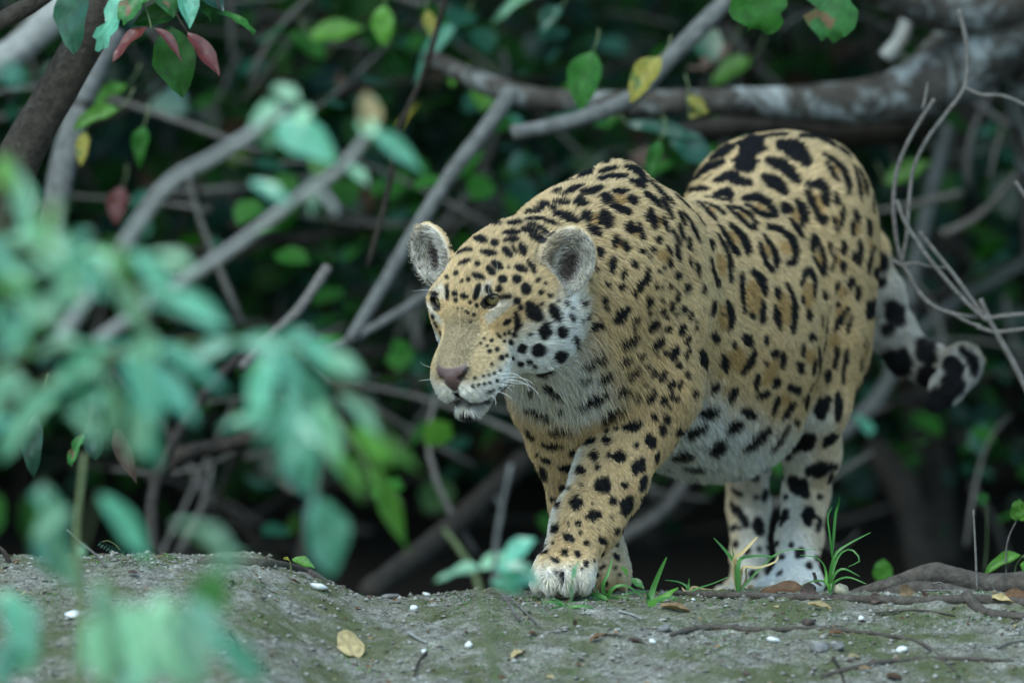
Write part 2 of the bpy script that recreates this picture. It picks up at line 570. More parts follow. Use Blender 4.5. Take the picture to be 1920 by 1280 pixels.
def leaf_cloud(name, n, centre_fn, size, mats_w, label, seed, kind='stuff', cat=None, normal_bias=(0, -0.4, 0.9), wide=0.45):
    """a mass of leaves nobody could count, as one mesh with several leaf colours"""
    r = np.random.default_rng(seed)
    T = np.array([(0, 0, 0), (0.30, -0.42, 0.05), (0.30, 0.42, 0.05), (0.68, -0.38, 0.02), (0.68, 0.38, 0.02), (1, 0, -0.10), (0.5, 0, -0.04)], float)
    F = np.array([(0, 1, 6), (0, 6, 2), (1, 3, 6), (2, 6, 4), (3, 5, 6), (4, 6, 5)])
    P = centre_fn(r, n)
    n = len(P)
    L = r.uniform(size[0], size[1], n)
    nb = np.array(normal_bias, float)
    nn = nb + r.normal(0, 0.55, (n, 3)); nn /= np.linalg.norm(nn, axis=1)[:, None]
    d = r.normal(0, 1, (n, 3)); d[:, 2] -= 0.6
    d -= nn * (d * nn).sum(1)[:, None]; d /= np.linalg.norm(d, axis=1)[:, None]
    s_ = np.cross(nn, d)
    V = P[:, None] + (T[None, :, 0:1] * d[:, None] + T[None, :, 1:2] * wide * 2 * s_[:, None] + T[None, :, 2:3] * nn[:, None]) * L[:, None, None]
    FF = (F[None] + (np.arange(n) * 7)[:, None, None]).reshape(-1, 3)
    me = mesh_np(name, V.reshape(-1, 3), FF)
    names = list(mats_w); w = np.array([mats_w[k] for k in names], float); w /= w.sum()
    for k in names:
        me.materials.append(LM[k])
    mi = np.repeat(r.choice(len(names), n, p=w), len(F)).astype(np.int32)
    me.polygons.foreach_set('material_index', mi)
    o = link_mesh(name, me)
    tag(o, label, cat, kind=kind)
    return o
# ================================================================== the wood behind
# unseen canopy added overhead (outside the frame) to keep the undergrowth in shade
def _canopy(r, n):
    x = r.uniform(-9, 9, n); y = r.uniform(1.9, 14, n)
    z = 1.80 + 0.05 * y + r.uniform(0, 1.2, n) + 0.4 * np.sin(x * 1.3) * np.cos(y * 0.9)
    return np.stack([x, y, z], 1)
leaf_cloud('shade_canopy', 34000, _canopy, (0.10, 0.24), {'dark': 3, 'green': 3}, 'unseen leafy canopy added overhead to shade the undergrowth', 21, normal_bias=(0, -0.1, 1))

# far undergrowth, a dark mass of leaves
def _thicket(y0, y1, dens_low):
    def f(r, n):
        y = y0 + (y1 - y0) * r.random(n)
        half = (y + DIST) * 960 / FPX * 1.35 + 1.6
        x = r.uniform(-1, 1, n) * half
        top = CAM_Z + (y + DIST) * 980 / FPX
        h = r.random(n) ** dens_low
        gz_ = ground_base(x, y)
        z = gz_ + 0.04 + (top - gz_) * h
        c = fbm(np.stack([x * 1.6, y * 0.8, z * 1.6], 1), 3, 61)
        k = c > 0.47
        return np.stack([x, y, z], 1)[k]
    return f
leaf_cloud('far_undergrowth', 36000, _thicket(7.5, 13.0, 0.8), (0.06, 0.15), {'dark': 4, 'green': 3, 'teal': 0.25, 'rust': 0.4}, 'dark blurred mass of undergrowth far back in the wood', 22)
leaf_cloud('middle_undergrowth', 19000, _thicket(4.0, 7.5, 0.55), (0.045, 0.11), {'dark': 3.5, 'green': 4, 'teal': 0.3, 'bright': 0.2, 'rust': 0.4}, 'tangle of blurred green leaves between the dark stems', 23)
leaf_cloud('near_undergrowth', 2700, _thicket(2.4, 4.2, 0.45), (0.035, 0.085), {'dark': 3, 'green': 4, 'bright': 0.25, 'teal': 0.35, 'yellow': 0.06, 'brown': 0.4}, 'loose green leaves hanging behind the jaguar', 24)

# stems and vines standing in the undergrowth
rb = np.random.default_rng(41)
STEM_LABELS = []
def bg_stem(pts, y0, y1, r0, r1, mat, label, name='stem', cat='stem', group=None, sides=8, bumpy=0.12):
    k_ = 1.15 if y0 < 1.75 else 1.6
    y0, y1 = y0 * k_ + 0.2, y1 * k_ + 0.2
    p = px_path(pts, y0, y1)
    # stems that leave the view go on growing beyond it
    for end, nxt in ((0, 1), (-1, -2)):
        x, y = pts[end]
        if x < 0 or x > 1920 or y < 0:
            d = (p[end] - p[nxt]) / np.linalg.norm(p[end] - p[nxt])
            more = [p[end] + d * t + np.array((0, 0.02 * t, 0.12 * t * t)) for t in (0.35, 0.8, 1.4)]
            p = (more[::-1] + p) if end == 0 else (p + more)
    root = empty(name, p[0])
    tag(root, label, cat, group)
    stick('bark', p, [r0 * mpp(y0), r1 * mpp(y1)], mat, root, sides, bumpy=bumpy, seed=len(STEM_LABELS) + 3)
    STEM_LABELS.append(label)
    return root

# the great limb that leaves the trunk at the top right and reaches across behind the jaguar
limb = empty('tree', at(2050, 1110, 2.6))
tag(limb, 'old tree with a thick lichen-patched limb bending low across the wood', 'tree')
stick('trunk', px_path([(2075, 1150), (2050, 800), (2010, 420), (1960, 120), (1930, -120)], 2.57, 2.28), [120 * mpp(2.2), 105 * mpp(2.2), 85 * mpp(2.2), 80 * mpp(2.2)], BK['lichen'], limb, 20, 40, 0.10, 2)
stick('limb', px_path([(1985, 20), (1900, 40), (1815, 105), (1735, 165), (1630, 190), (1500, 195), (1380, 192), (1270, 190)], 2.33, 1.98),
      [82 * mpp(2.2), 84 * mpp(2.2), 78 * mpp(2.2), 60 * mpp(2.2), 44 * mpp(2.2), 36 * mpp(2.2), 28 * mpp(2.2), 22 * mpp(2.2)], BK['lichen'], limb, 20, 60, 0.10, 4)
stick('limb', px_path([(1290, 190), (1180, 195), (1080, 192), (1000, 185), (930, 165), (860, 135), (800, 105)], 1.98, 2.08), [23 * mpp(2.2), 24 * mpp(2.2), 23 * mpp(2.2), 20 * mpp(2.2), 15 * mpp(2.2)], BK['lichen'], limb, 14, 40, 0.12, 6)
stick('limb', px_path([(1990, -20), (1880, 15), (1780, 25), (1690, 5), (1620, -25)], 2.28, 1.98), [55 * mpp(2.2), 42 * mpp(2.2), 30 * mpp(2.2), 22 * mpp(2.2)], BK['lichen'], limb, 14, 36, 0.12, 8)
stick('limb', px_path([(1720, 215), (1620, 235), (1480, 232), (1380, 236), (1260, 250)], 2.48, 2.28), [50 * mpp(2.2), 40 * mpp(2.2), 24 * mpp(2.2), 14 * mpp(2.2)], BK['dark'], limb, 12, 30, 0.12, 9)
stick('limb', px_path([(1660, 110), (1690, 70), (1705, 20)], 2.2), [16 * mpp(2.2), 13 * mpp(2.2)], BK['pale'], limb, 10, 12, 0.1, 10)

bg_stem([(1390, -30), (1320, 45), (1255, 110), (1180, 185), (1070, 228), (960, 250)], 1.3, 1.2, 19, 15, BK['grey'], 'broken pale branch with a blunt end above the jaguar\'s shoulder', 'broken_branch', 'branch')
bg_stem([(960, 170), (905, 250), (850, 320), (780, 430), (715, 540), (655, 640)], 1.5, 1.4, 16, 12, BK['grey'], 'slanting grey dead branch passing behind the jaguar\'s ear', 'dead_branch', 'branch')
bg_stem([(615, 500), (560, 580), (500, 640), (455, 690)], 1.1, 1.0, 10, 11, BK['twig'], 'brown bare stick leaning in the shade before the jaguar\'s face', 'bare_stick', 'branch')
bg_stem([(810, 545), (740, 590), (680, 625), (600, 665)], 1.6, 1.5, 8, 9, BK['grey'], 'thin grey twig low beside the jaguar\'s cheek', 'thin_twig', 'twig')
bg_stem([(985, 860), (900, 940), (810, 1020), (690, 1110)], 1.8, 1.2, 22, 24, BK['dark'], 'dark fallen stem leaning to the ground behind the fore legs', 'fallen_log', 'log')
bg_stem([(530, 640), (460, 660), (360, 770), (290, 910), (285, 1040)], 1.4, 1.0, 8, 14, BK['dark'], 'dark crooked stem bending down behind the blurred teal leaf cluster', 'crooked_stem', 'stem')
bg_stem([(560, 790), (440, 830), (350, 850), (280, 900)], 1.3, 1.2, 14, 16, BK['brown'], 'brown branch lying level in the shade behind the teal leaf cluster', 'sideways_branch', 'branch')
bg_stem([(840, -20), (815, 70), (790, 150), (745, 250), (730, 350), (690, 500)], 0.9, 1.1, 6, 5, BK['brown'], 'thin dark vine hanging straight down between the pale twigs and the limb', 'vine', 'vine')
bg_stem([(690, 700), (650, 760), (600, 900), (560, 1080)], 2.0, 1.6, 12, 16, BK['dark'], 'thin dark sapling stem behind the drooping leaves', 'sapling_stem', 'stem')
bg_stem([(1845, -20), (1835, 150), (1800, 330), (1755, 560), (1735, 800), (1760, 1110)], 3.0, 2.6, 42, 48, BK['dark'], 'dim upright trunk behind the curled twigs', 'slender_trunk', 'tree')
bg_stem([(1780, 230), (1745, 370), (1715, 500), (1690, 640), (1650, 740), (1560, 830)], 2.2, 2.0, 13, 15, BK['grey'], 'pale curved stem passing behind the jaguar\'s tail', 'curved_stem', 'stem')
bg_stem([(1300, 880), (1240, 960), (1160, 1010), (1080, 1060)], 2.0, 1.8, 10, 12, BK['twig'], 'dim stick leaning between the fore and hind legs', 'leaning_stick', 'branch')
bg_stem([(1940, 480), (1860, 530), (1800, 560), (1700, 640)], 2.4, 2.2, 9, 9, BK['grey'], 'blurred straight branch beyond the tail tip', 'straight_branch', 'branch')
bg_stem([(1640, 840), (1700, 930), (1740, 1110)], 2.4, 2.2, 26, 34, BK['dark'], 'short dark stump leaning behind the thick arching root', 'stump', 'stump')
bg_stem([(-20, 130), (60, 70), (130, 0), (160, -40)], 1.6, 1.6, 34, 26, BK['pale'], 'blurred pale branch crossing behind the dark slanting trunk', 'pale_branch', 'branch')
bg_stem([(215, 60), (170, 150), (120, 300), (90, 480)], 1.5, 1.4, 22, 26, BK['grey'], 'blurred grey stem beside the dark slanting trunk', 'grey_stem', 'stem')
for i, (x0, y0_, x1, y1_, dep, rr, lab) in enumerate((
        (300, -20, 270, 700, 3.4, 12, 'far grey stem behind the red-leaved spray'),
        (520, -20, 600, 720, 4.2, 16, 'far grey stem behind the two pale blurred twigs'),
        (1010, -20, 985, 420, 4.0, 14, 'far straight stem rising above the jaguar\'s neck'),
        (1330, -20, 1290, 330, 3.8, 12, 'far straight stem rising above the hollow of the back'),
        (1890, 200, 1860, 1080, 4.5, 22, 'far dark stem standing beyond the wiry shoot'),
        (90, 500, 40, 1050, 3.6, 18, 'far dark stem low behind the slender pale stalk'),
        (700, 560, 860, 1080, 3.2, 13, 'far slanting stem below the jaguar\'s chin'),
        (1180, 880, 1240, 1100, 3.0, 14, 'far dark stem seen through the gap under the belly'))):
    mx_ = (x0 + x1) / 2 + rb.uniform(-30, 30)
    bg_stem([(x0, y0_), (mx_, (y0_ + y1_) / 2), (x1, y1_)], dep, dep, rr * 0.8, rr, BK['grey' if i < 4 else 'dark'], lab, 'far_stem', 'stem')

# tangled thin dead twigs in the shade
def _twigs(name, n, y0, y1, rad, mat, label, seed):
    r = np.random.default_rng(seed)
    V, F, o = [], [], 0
    for i in range(n):
        y = r.uniform(y0, y1)
        p0 = at(r.uniform(-60, 1980), r.uniform(-40, 1100), y)
        L = r.uniform(0.15, 0.55)
        d = r.normal(0, 1, 3); d[1] *= 0.5; d[2] = abs(d[2]) * 0.9 - 0.2; d /= np.linalg.norm(d)
        k = r.normal(0, 0.10, 3)
        pth = [p0 + d * L * t + k * L * math.sin(t * 3.0) for t in np.linspace(0, 1, 7)]
        pth = [p for p in pth]
        v, f = tube(pth, np.linspace(1, 0.5, 7) * r.uniform(rad[0], rad[1]), 5)
        V.append(v); F += [tuple(a + o for a in q) for q in f]; o += len(v)
    ob = link_mesh(name, mesh_np(name, np.concatenate(V), F), mat)
    tag(ob, label, kind='stuff')
_twigs('dead_twig_tangle', 230, 2.6, 7.0, (0.003, 0.010), BK['twig'], 'tangle of thin grey dead twigs deep in the shade', 51)
_twigs('vine_tangle', 170, 3.0, 7.0, (0.004, 0.012), BK['dark'], 'tangle of dark vines and stems at the back', 52)

# single leaves hanging in the wood just behind the jaguar
def hung_leaf(name, x0, y0, x1, y1, w, y, mat, label, shape='oval', stalk=None, normal=(-0.1, -0.8, 0.55), twist=0.0, roll=0.0):
    y = y if y < 0.7 or name == 'ground_leaf' else y * 1.5
    p0, p1 = at(x0, y0, y), at(x1, y1, y - 0.01 + twist)
    root = empty(name, p0)
    tag(root, label, 'leaf')
    leaf(p0, p1, w * mpp(y), mat, root, shape, normal, roll, 'blade')
    st = stalk or (x0 + (x0 - x1) * 0.25 + 4, y0 - 40)
    stick('stalk', [at(st[0], st[1], y + 0.03), at((x0 + st[0]) / 2 + 3, (y0 + st[1]) / 2, y + 0.012), p0], [0.0016, 0.0011], BK['stem'], root, 5, 8)
    return root
hung_leaf('hanging_leaf', 1112, 95, 1086, 205, 66, 0.85, 'green', 'large dark green leaf hanging across the lichened limb')
hung_leaf('hanging_leaf', 1240, 106, 1180, 190, 52, 0.8, 'yellow', 'mottled yellow leaf hanging beside the broken pale branch')
hung_leaf('hanging_leaf', 1290, 180, 1328, 214, 26, 1.0, 'yellow', 'small yellow leaf below the lichened limb')
hung_leaf('hanging_leaf', 1292, 222, 1330, 206, 18, 1.0, 'yellow', 'smaller yellow leaf under the small yellow leaf')
hung_leaf('hanging_leaf', 1238, 262, 1216, 345, 30, 1.0, 'green', 'narrow green leaf hanging in the hollow of the jaguar\'s back', 'lance')
hung_leaf('hanging_leaf', 1255, 250, 1345, 300, 60, 1.3, 'dark', 'broad dark leaf behind the rise of the rump')
hung_leaf('hanging_leaf', 1140, 228, 1010, 215, 34, 1.3, 'dark', 'long dark leaf lying along the broken branch', 'lance')
hung_leaf('hanging_leaf', 1175, 232, 1330, 252, 36, 1.3, 'dark', 'long dark leaf pointing at the rump', 'lance')
hung_leaf('hanging_leaf', 1055, 10, 1010, 70, 30, 1.4, 'dark', 'narrow dark leaf hanging over the thin end of the lichened limb', 'lance')
hung_leaf('hanging_leaf', 1030, -30, 920, 42, 30, 1.8, 'pale', 'pale blurred leaf slanting above the narrow dark leaf', 'lance')
hung_leaf('hanging_leaf', 720, 10, 720, 85, 44, 1.4, 'bright', 'bright green upright leaf beside the hanging vine')
hung_leaf('hanging_leaf', 800, 20, 815, 75, 26, 1.2, 'yellow', 'ragged yellow leaf beside the hanging vine')
hung_leaf('hanging_leaf', 860, 40, 770, 150, 38, 1.7, 'teal', 'pale green leaf slanting behind the hanging vine', 'lance')
hung_leaf('hanging_leaf', 580, 70, 680, 50, 50, 1.9, 'bright', 'broad bright leaf spread level above the pale blurred twigs')
hung_leaf('hanging_leaf', 610, 110, 540, 60, 50, 2.0, 'green', 'broad green leaf beside the broad bright level leaf')
hung_leaf('hanging_leaf', 225, 205, 135, 240, 38, 1.0, 'bright', 'bright lit leaf hanging beneath the red-leaved spray')
hung_leaf('hanging_leaf', 160, 245, 150, 310, 26, 1.0, 'yellow', 'yellow leaf hanging under the bright lit leaf')
hung_leaf('hanging_leaf', 240, 160, 165, 200, 32, 1.3, 'bright', 'soft green leaf above the bright lit leaf', 'lance')
hung_leaf('hanging_leaf', 270, 235, 258, 315, 34, 1.1, 'green', 'narrow green leaf hanging beside the yellow leaf under the spray', 'lance')
hung_leaf('hanging_leaf', 1660, 345, 1745, 300, 46, 1.9, 'bright', 'bright blurred leaf behind the curled twigs')
hung_leaf('hanging_leaf', 1370, 85, 1310, 120, 40, 1.8, 'brown', 'dark brown withered leaf high behind the rump')
hung_leaf('hanging_leaf', 1410, 110, 1330, 150, 44, 1.9, 'bright', 'yellow green leaf under the withered brown leaf')
hung_leaf('hanging_leaf', 230, 350, 215, 420, 40, 1.5, 'red', 'dark red withered leaf hanging behind the crooked pale twig')
hung_leaf('hanging_leaf', 1430, -40, 1424, 66, 112, 0.55, 'green', 'big torn plain green leaf hanging above the jaguar\'s rump', 'torn', (1435, -80))
hung_leaf('hanging_leaf', 1572, -45, 1560, 84, 104, 0.62, 'chewed', 'big dark torn leaf with a brown scar above the rump', 'torn', (1580, -90))
hung_leaf('ground_leaf', 1654, 1092, 1656, 1048, 36, 0.9, 'bright', 'small upright green leaf behind the crest beside the thick root', 'round', (1652, 1115))
hung_leaf('ground_leaf', 1850, 945, 1835, 925, 26, 1.2, 'green', 'small dim green leaf above the thick root', 'round', (1845, 1080))

hung_leaf('hanging_leaf', 66, 775, 58, 892, 44, 0.35, 'dark', 'dark drip-tipped leaf hanging above the mound', 'oval', (90, 700))
hung_leaf('hanging_leaf', 170, 800, 178, 862, 40, 0.38, 'dark', 'dull rounded leaf hanging above the mound beside a torn one', 'round', (172, 740))
hung_leaf('hanging_leaf', 158, 815, 128, 874, 22, 0.36, 'chewed', 'small torn green leaf with a brown hole above the mound', 'torn', (170, 760))
hung_leaf('hanging_leaf', 215, 800, 258, 905, 36, 0.40, 'brown', 'withered grey leaf hanging above the mound', 'lance', (200, 740))
# ================================================================== the jaguar: one continuous body
def smin(a, b, k):
    h = np.maximum(k - np.abs(a - b), 0.0) / k
    return np.minimum(a, b) - h * h * k * 0.25

def smax(a, b, k):
    return -smin(-a, -b, k)

PR = []      # primitives: (function, centre, bounding radius, k, op)

def cone(p0, r0, p1, r1, k=0.03, op='add', L=None):
    p0, p1 = np.array(p0, float), np.array(p1, float)
    d = p1 - p0
    l2 = max(d @ d, 1e-9)
    def f(p):
        t = np.clip(((p - p0) @ d) / l2, 0, 1)
        q = p - p0 - t[:, None] * d
        return np.sqrt((q * q).sum(1)) - (r0 + (r1 - r0) * t)
    PR.append((f, (p0 + p1) / 2, math.sqrt(l2) / 2 + max(r0, r1), k, op))

def ell(c, rad, axes=None, k=0.03, op='add'):
    c = np.array(c, float)
    rad = np.array(rad, float)
    A = np.eye(3) if axes is None else np.array(axes, float)
    def f(p):
        q = (p - c) @ A.T
        k0 = np.sqrt(((q / rad) ** 2).sum(1))
        k1 = np.sqrt(((q / rad ** 2) ** 2).sum(1))
        return k0 * (k0 - 1.0) / np.maximum(k1, 1e-6)
    PR.append((f, c, rad.max(), k, op))

def chain(pts, k=0.03):
    """pts: (px, py, y, radius in px)"""
    q = [(at(a, b, y), r * mpp(y)) for a, b, y, r in pts]
    for (p0, r0), (p1, r1) in zip(q, q[1:]):
        cone(p0, r0, p1, r1, k)

# --- body frame: withers at WO, spine runs backwards along BB, animal's left is LL
TH = RAD(22)
WO = np.array((0.167, 0.05, 0.0))
BB = np.array((math.sin(TH), math.cos(TH), 0.0))
LL = np.array((math.cos(TH), -math.sin(TH), 0.0))
ZZ = np.array((0, 0, 1.0))

def body(s, l, z):
    return WO + BB * s + LL * l + ZZ * z

#        s     lat    top    bottom  half-width
TORSO = [(-0.26, -0.015, 0.50, 0.46, 0.010),
         (-0.22, -0.012, 0.585, 0.37, 0.065),
         (-0.13, -0.008, 0.605, 0.300, 0.106),
         (0.00, 0.0, 0.632, 0.270, 0.122),
         (0.12, 0.0, 0.628, 0.245, 0.132),
         (0.28, 0.0, 0.618, 0.210, 0.150),
         (0.45, 0.0, 0.640, 0.192, 0.160),
         (0.58, 0.0, 0.690, 0.235, 0.142),
         (0.70, 0.0, 0.742, 0.330, 0.128),
         (0.80, 0.0, 0.748, 0.400, 0.115),
         (0.90, 0.0, 0.705, 0.450, 0.085),
         (0.965, 0.0, 0.640, 0.520, 0.035),
         (0.985, 0.0, 0.600, 0.560, 0.008)]
_T = np.array(TORSO)

def torso(p):
    q = p - WO
    s = q @ BB
    l = q @ LL
    z = q[:, 2]
    sc = np.clip(s, _T[0, 0], _T[-1, 0])
    lc = cubic_interp(sc, _T[:, 0], _T[:, 1])
    top = cubic_interp(sc, _T[:, 0], _T[:, 2])
    bot = cubic_interp(sc, _T[:, 0], _T[:, 3])
    w = np.maximum(cubic_interp(sc, _T[:, 0], _T[:, 4]), 0.006)
    zc = bot + (top - bot) * 0.47
    h = np.where(z > zc, top - zc, zc - bot)
    h = np.maximum(h, 0.006)
    e = 2.1
    r = (np.abs((l - lc) / w) ** e + np.abs((z - zc) / h) ** e) ** (1 / e)
    d = (r - 1) * np.minimum(w, h)
    over = np.abs(s - sc)
    return np.sqrt(np.maximum(d, 0) ** 2 + over ** 2) + np.minimum(d, 0) * (over < 1e-9)

PR.append((torso, body(0.36, 0, 0.45), 0.75, 0.02, 'add'))

# --- hindquarters
AX = np.array([BB, LL, ZZ])
def tilt(a):      # axes rotated about the lateral axis: a > 0 leans the top backwards
    c, s = math.cos(a), math.sin(a)
    return np.array([BB * c - ZZ * s, LL, BB * s + ZZ * c])
for sd in (1, -1):
    ell(body(0.74, 0.076 * sd, 0.560), (0.135, 0.080, 0.165), tilt(RAD(8)), 0.05)
# left hind leg (steps forward)
ell(body(0.665, 0.100, 0.475), (0.115, 0.062, 0.185), tilt(RAD(-6)), 0.05)
cone(body(0.64, 0.098, 0.40), 0.062, body(0.635, 0.100, 0.31), 0.048, 0.05)
chain([(1533, 760, 0.60, 50), (1522, 850, 0.66, 45), (1511, 925, 0.70, 38)], 0.03)
chain([(1511, 925, 0.70, 38), (1499, 1010, 0.62, 38), (1492, 1080, 0.57, 40)], 0.02)
# right hind leg (trails)
ell(body(0.80, -0.105, 0.45), (0.115, 0.06, 0.19), tilt(RAD(6)), 0.05)
chain([(1395, 760, 0.86, 56), (1397, 860, 0.90, 38), (1404, 950, 0.96, 34)], 0.03)
chain([(1404, 950, 0.96, 34), (1404, 1040, 0.90, 30), (1400, 1105, 0.86, 32)], 0.02)
for cx, cy, y0, r in ((1490, 1096, 0.545, 1.0), (1404, 1112, 0.83, 1.0)):
    c = at(cx, cy, y0)
    ell(c, (0.060, 0.046, 0.032), AX, 0.02)
    for i, lt in enumerate((-0.033, -0.012, 0.012, 0.033)):
        ell(c - BB * (0.05 if i in (1, 2) else 0.04) + LL * lt - ZZ * 0.006, (0.026, 0.0135, 0.02), AX, 0.006)

# --- shoulders and forequarters
ell(body(0.02, 0.060, 0.495), (0.085, 0.050, 0.120), tilt(RAD(10)), 0.05)
ell(body(0.02, -0.060, 0.51), (0.085, 0.050, 0.120), tilt(RAD(10)), 0.05)
ell(body(-0.02, 0.076, 0.45), (0.105, 0.060, 0.150), tilt(RAD(-8)), 0.05)
ell(body(-0.02, -0.080, 0.45), (0.105, 0.055, 0.150), tilt(RAD(-8)), 0.05)
# left fore leg, reaching forward
chain([(1212, 620, 0.00, 84), (1195, 735, 0.00, 86), (1180, 800, -0.01, 78)], 0.05)
chain([(1180, 800, -0.01, 74), (1142, 900, -0.075, 61), (1100, 980, -0.125, 55), (1070, 1042, -0.165, 49)], 0.025)
# right fore leg, behind and passing back
chain([(1075, 640, -0.04, 72), (1058, 760, 0.00, 68), (1060, 830, 0.03, 58)], 0.05)
chain([(1060, 830, 0.03, 58), (1090, 950, 0.07, 50), (1128, 1035, 0.10, 45)], 0.025)
# fore paws
c = at(1061, 1074, -0.195)
FA = np.array([np.array((-0.20, -0.98, 0)), np.array((0.98, -0.20, 0)), ZZ])   # forward, left, up
ell(c, (0.055, 0.043, 0.036), FA, 0.02)
for lt, fw, r in ((-0.0335, 0.030, 0.0175), (-0.0115, 0.046, 0.0190), (0.0135, 0.046, 0.0190), (0.0345, 0.030, 0.0175)):
    ell(c + FA[0] * fw + FA[1] * lt - ZZ * 0.008, (0.030, r * 0.84, 0.0245), FA, 0.005)
    ell(c + FA[0] * (fw - 0.022) + FA[1] * lt * 0.9 + ZZ * 0.014, (0.028, r * 0.75, 0.016), FA, 0.010)
LEFT_PAW = c
c = at(1140, 1070, 0.075)
ell(c, (0.05, 0.036, 0.034), FA, 0.02)
for lt, fw, r in ((-0.028, 0.022, 0.015), (-0.010, 0.036, 0.016), (0.010, 0.036, 0.016), (0.028, 0.022, 0.015)):
    ell(c + FA[0] * fw + FA[1] * lt - ZZ * 0.010, (0.026, r * 0.84, 0.021), FA, 0.005)
RIGHT_PAW = c
# scapula crest and chest
cone(body(0.02, -0.004, 0.638), 0.028, body(-0.06, 0.01, 0.585), 0.04, 0.045)
cone(body(0.02, -0.02, 0.632), 0.025, body(-0.08, -0.05, 0.58), 0.03, 0.045)

# --- neck
chain([(1140, 478, 0.02, 126), (1102, 506, -0.06, 136), (1060, 530, -0.12, 120), (1000, 552, -0.20, 106)], 0.055)
chain([(1075, 660, -0.07, 105), (1020, 620, -0.16, 92)], 0.06)

# --- tail
TAIL = [(1575, 400, 0.96, 44), (1618, 470, 1.00, 42), (1648, 550, 1.02, 42), (1672, 620, 1.03, 41), (1705, 665, 1.03, 38),
        (1745, 685, 1.02, 36), (1785, 686, 1.00, 33), (1806, 680, 0.97, 31), (1800, 695, 0.94, 30), (1778, 724, 0.92, 27), (1757, 752, 0.91, 18)]
chain([(a, b, y, r - 5) for a, b, y, r in TAIL], 0.02)

# --- head frame
YAW, HP, ROLL = RAD(33), RAD(42), RAD(-1.5)
f0 = np.array((-math.sin(YAW), -math.cos(YAW), 0))
HF = f0 * math.cos(HP) - ZZ * math.sin(HP)
HU = ZZ * math.cos(HP) + f0 * math.sin(HP)
HL = np.cross(HU, HF)
HL, HU = HL * math.cos(ROLL) - HU * math.sin(ROLL), HU * math.cos(ROLL) + HL * math.sin(ROLL)
HO = at(881, 576, -0.33)
HAX = np.array([HF, HL, HU])

def hd(f, l, u):
    return HO + HF * f + HL * l + HU * u

def hax(yaw=0.0, pitch=0.0, roll=0.0):
    cy, sy = math.cos(yaw), math.sin(yaw)
    cp, sp = math.cos(pitch), math.sin(pitch)
    a = HF * cy + HL * sy
    b = -HF * sy + HL * cy
    a2 = a * cp + HU * sp
    u2 = -a * sp + HU * cp
    cr, sr = math.cos(roll), math.sin(roll)
    return np.array([a2, b * cr + u2 * sr, u2 * cr - b * sr])

HEAD0 = len(PR)
ell(hd(-0.080, 0, -0.024), (0.090, 0.080, 0.070), HAX, 0.03)            # cranium
ell(hd(-0.140, 0, -0.050), (0.085, 0.088, 0.076), HAX, 0.03)
ell(hd(-0.025, 0, -0.010), (0.062, 0.056, 0.038), HAX, 0.04)            # forehead
for sd in (1, -1):
    ell(hd(-0.075, 0.060 * sd, -0.060), (0.080, 0.048, 0.060), hax(yaw=RAD(-14) * sd), 0.03)   # cheek muscle
    ell(hd(-0.055, 0.060 * sd, -0.096), (0.072, 0.047, 0.052), hax(yaw=RAD(-10) * sd), 0.03)   # jowl
    ell(hd(-0.026, 0.056 * sd, -0.030), (0.052, 0.028, 0.032), hax(yaw=RAD(-24) * sd), 0.03)   # cheekbone
    ell(hd(-0.018, 0.040 * sd, 0.008), (0.026, 0.026, 0.016), hax(yaw=RAD(-20) * sd, roll=RAD(-6) * sd), 0.03)   # brow
    cone(hd(-0.015, 0.015 * sd, -0.016), 0.0245, hd(0.080, 0.0165 * sd, -0.047), 0.0215, 0.014)   # flat bridge of the nose
    ell(hd(0.066, 0.0300 * sd, -0.070), (0.048, 0.0335, 0.036), hax(yaw=RAD(-8) * sd, pitch=RAD(-8)), 0.012)    # whisker pad
    ell(hd(0.092, 0.0170 * sd, -0.072), (0.026, 0.0215, 0.024), HAX, 0.012)
ell(hd(0.030, 0, -0.055), (0.075, 0.050, 0.040), HAX, 0.02)
ell(hd(0.099, 0, -0.0395), (0.0155, 0.0270, 0.0120), hax(pitch=RAD(-28)), 0.007)    # nose leather
ell(hd(0.108, 0, -0.052), (0.0115, 0.0135, 0.0165), hax(pitch=RAD(-10)), 0.007)
for sd in (1, -1):
    ell(hd(0.1130, 0.0200 * sd, -0.0480), (0.0120, 0.0075, 0.0042), hax(yaw=RAD(40) * sd, roll=RAD(-32) * sd), 0.003, 'sub')   # nostril
ell(hd(0.118, 0, -0.076), (0.016, 0.0018, 0.016), HAX, 0.005, 'sub')      # philtrum
# lower jaw
ell(hd(0.000, 0, -0.105), (0.080, 0.044, 0.030), hax(pitch=RAD(-6)), 0.02)
# mouth line, then the chin closes under it
for sd in (1, -1):
    cone(hd(0.122, 0.002 * sd, -0.089), 0.0032, hd(0.098, 0.034 * sd, -0.102), 0.0040, 0.005, 'sub')
    cone(hd(0.098, 0.034 * sd, -0.102), 0.0040, hd(0.040, 0.056 * sd, -0.112), 0.0045, 0.005, 'sub')
ell(hd(0.083, 0, -0.1085), (0.036, 0.031, 0.0175), hax(pitch=RAD(2)), 0.008)
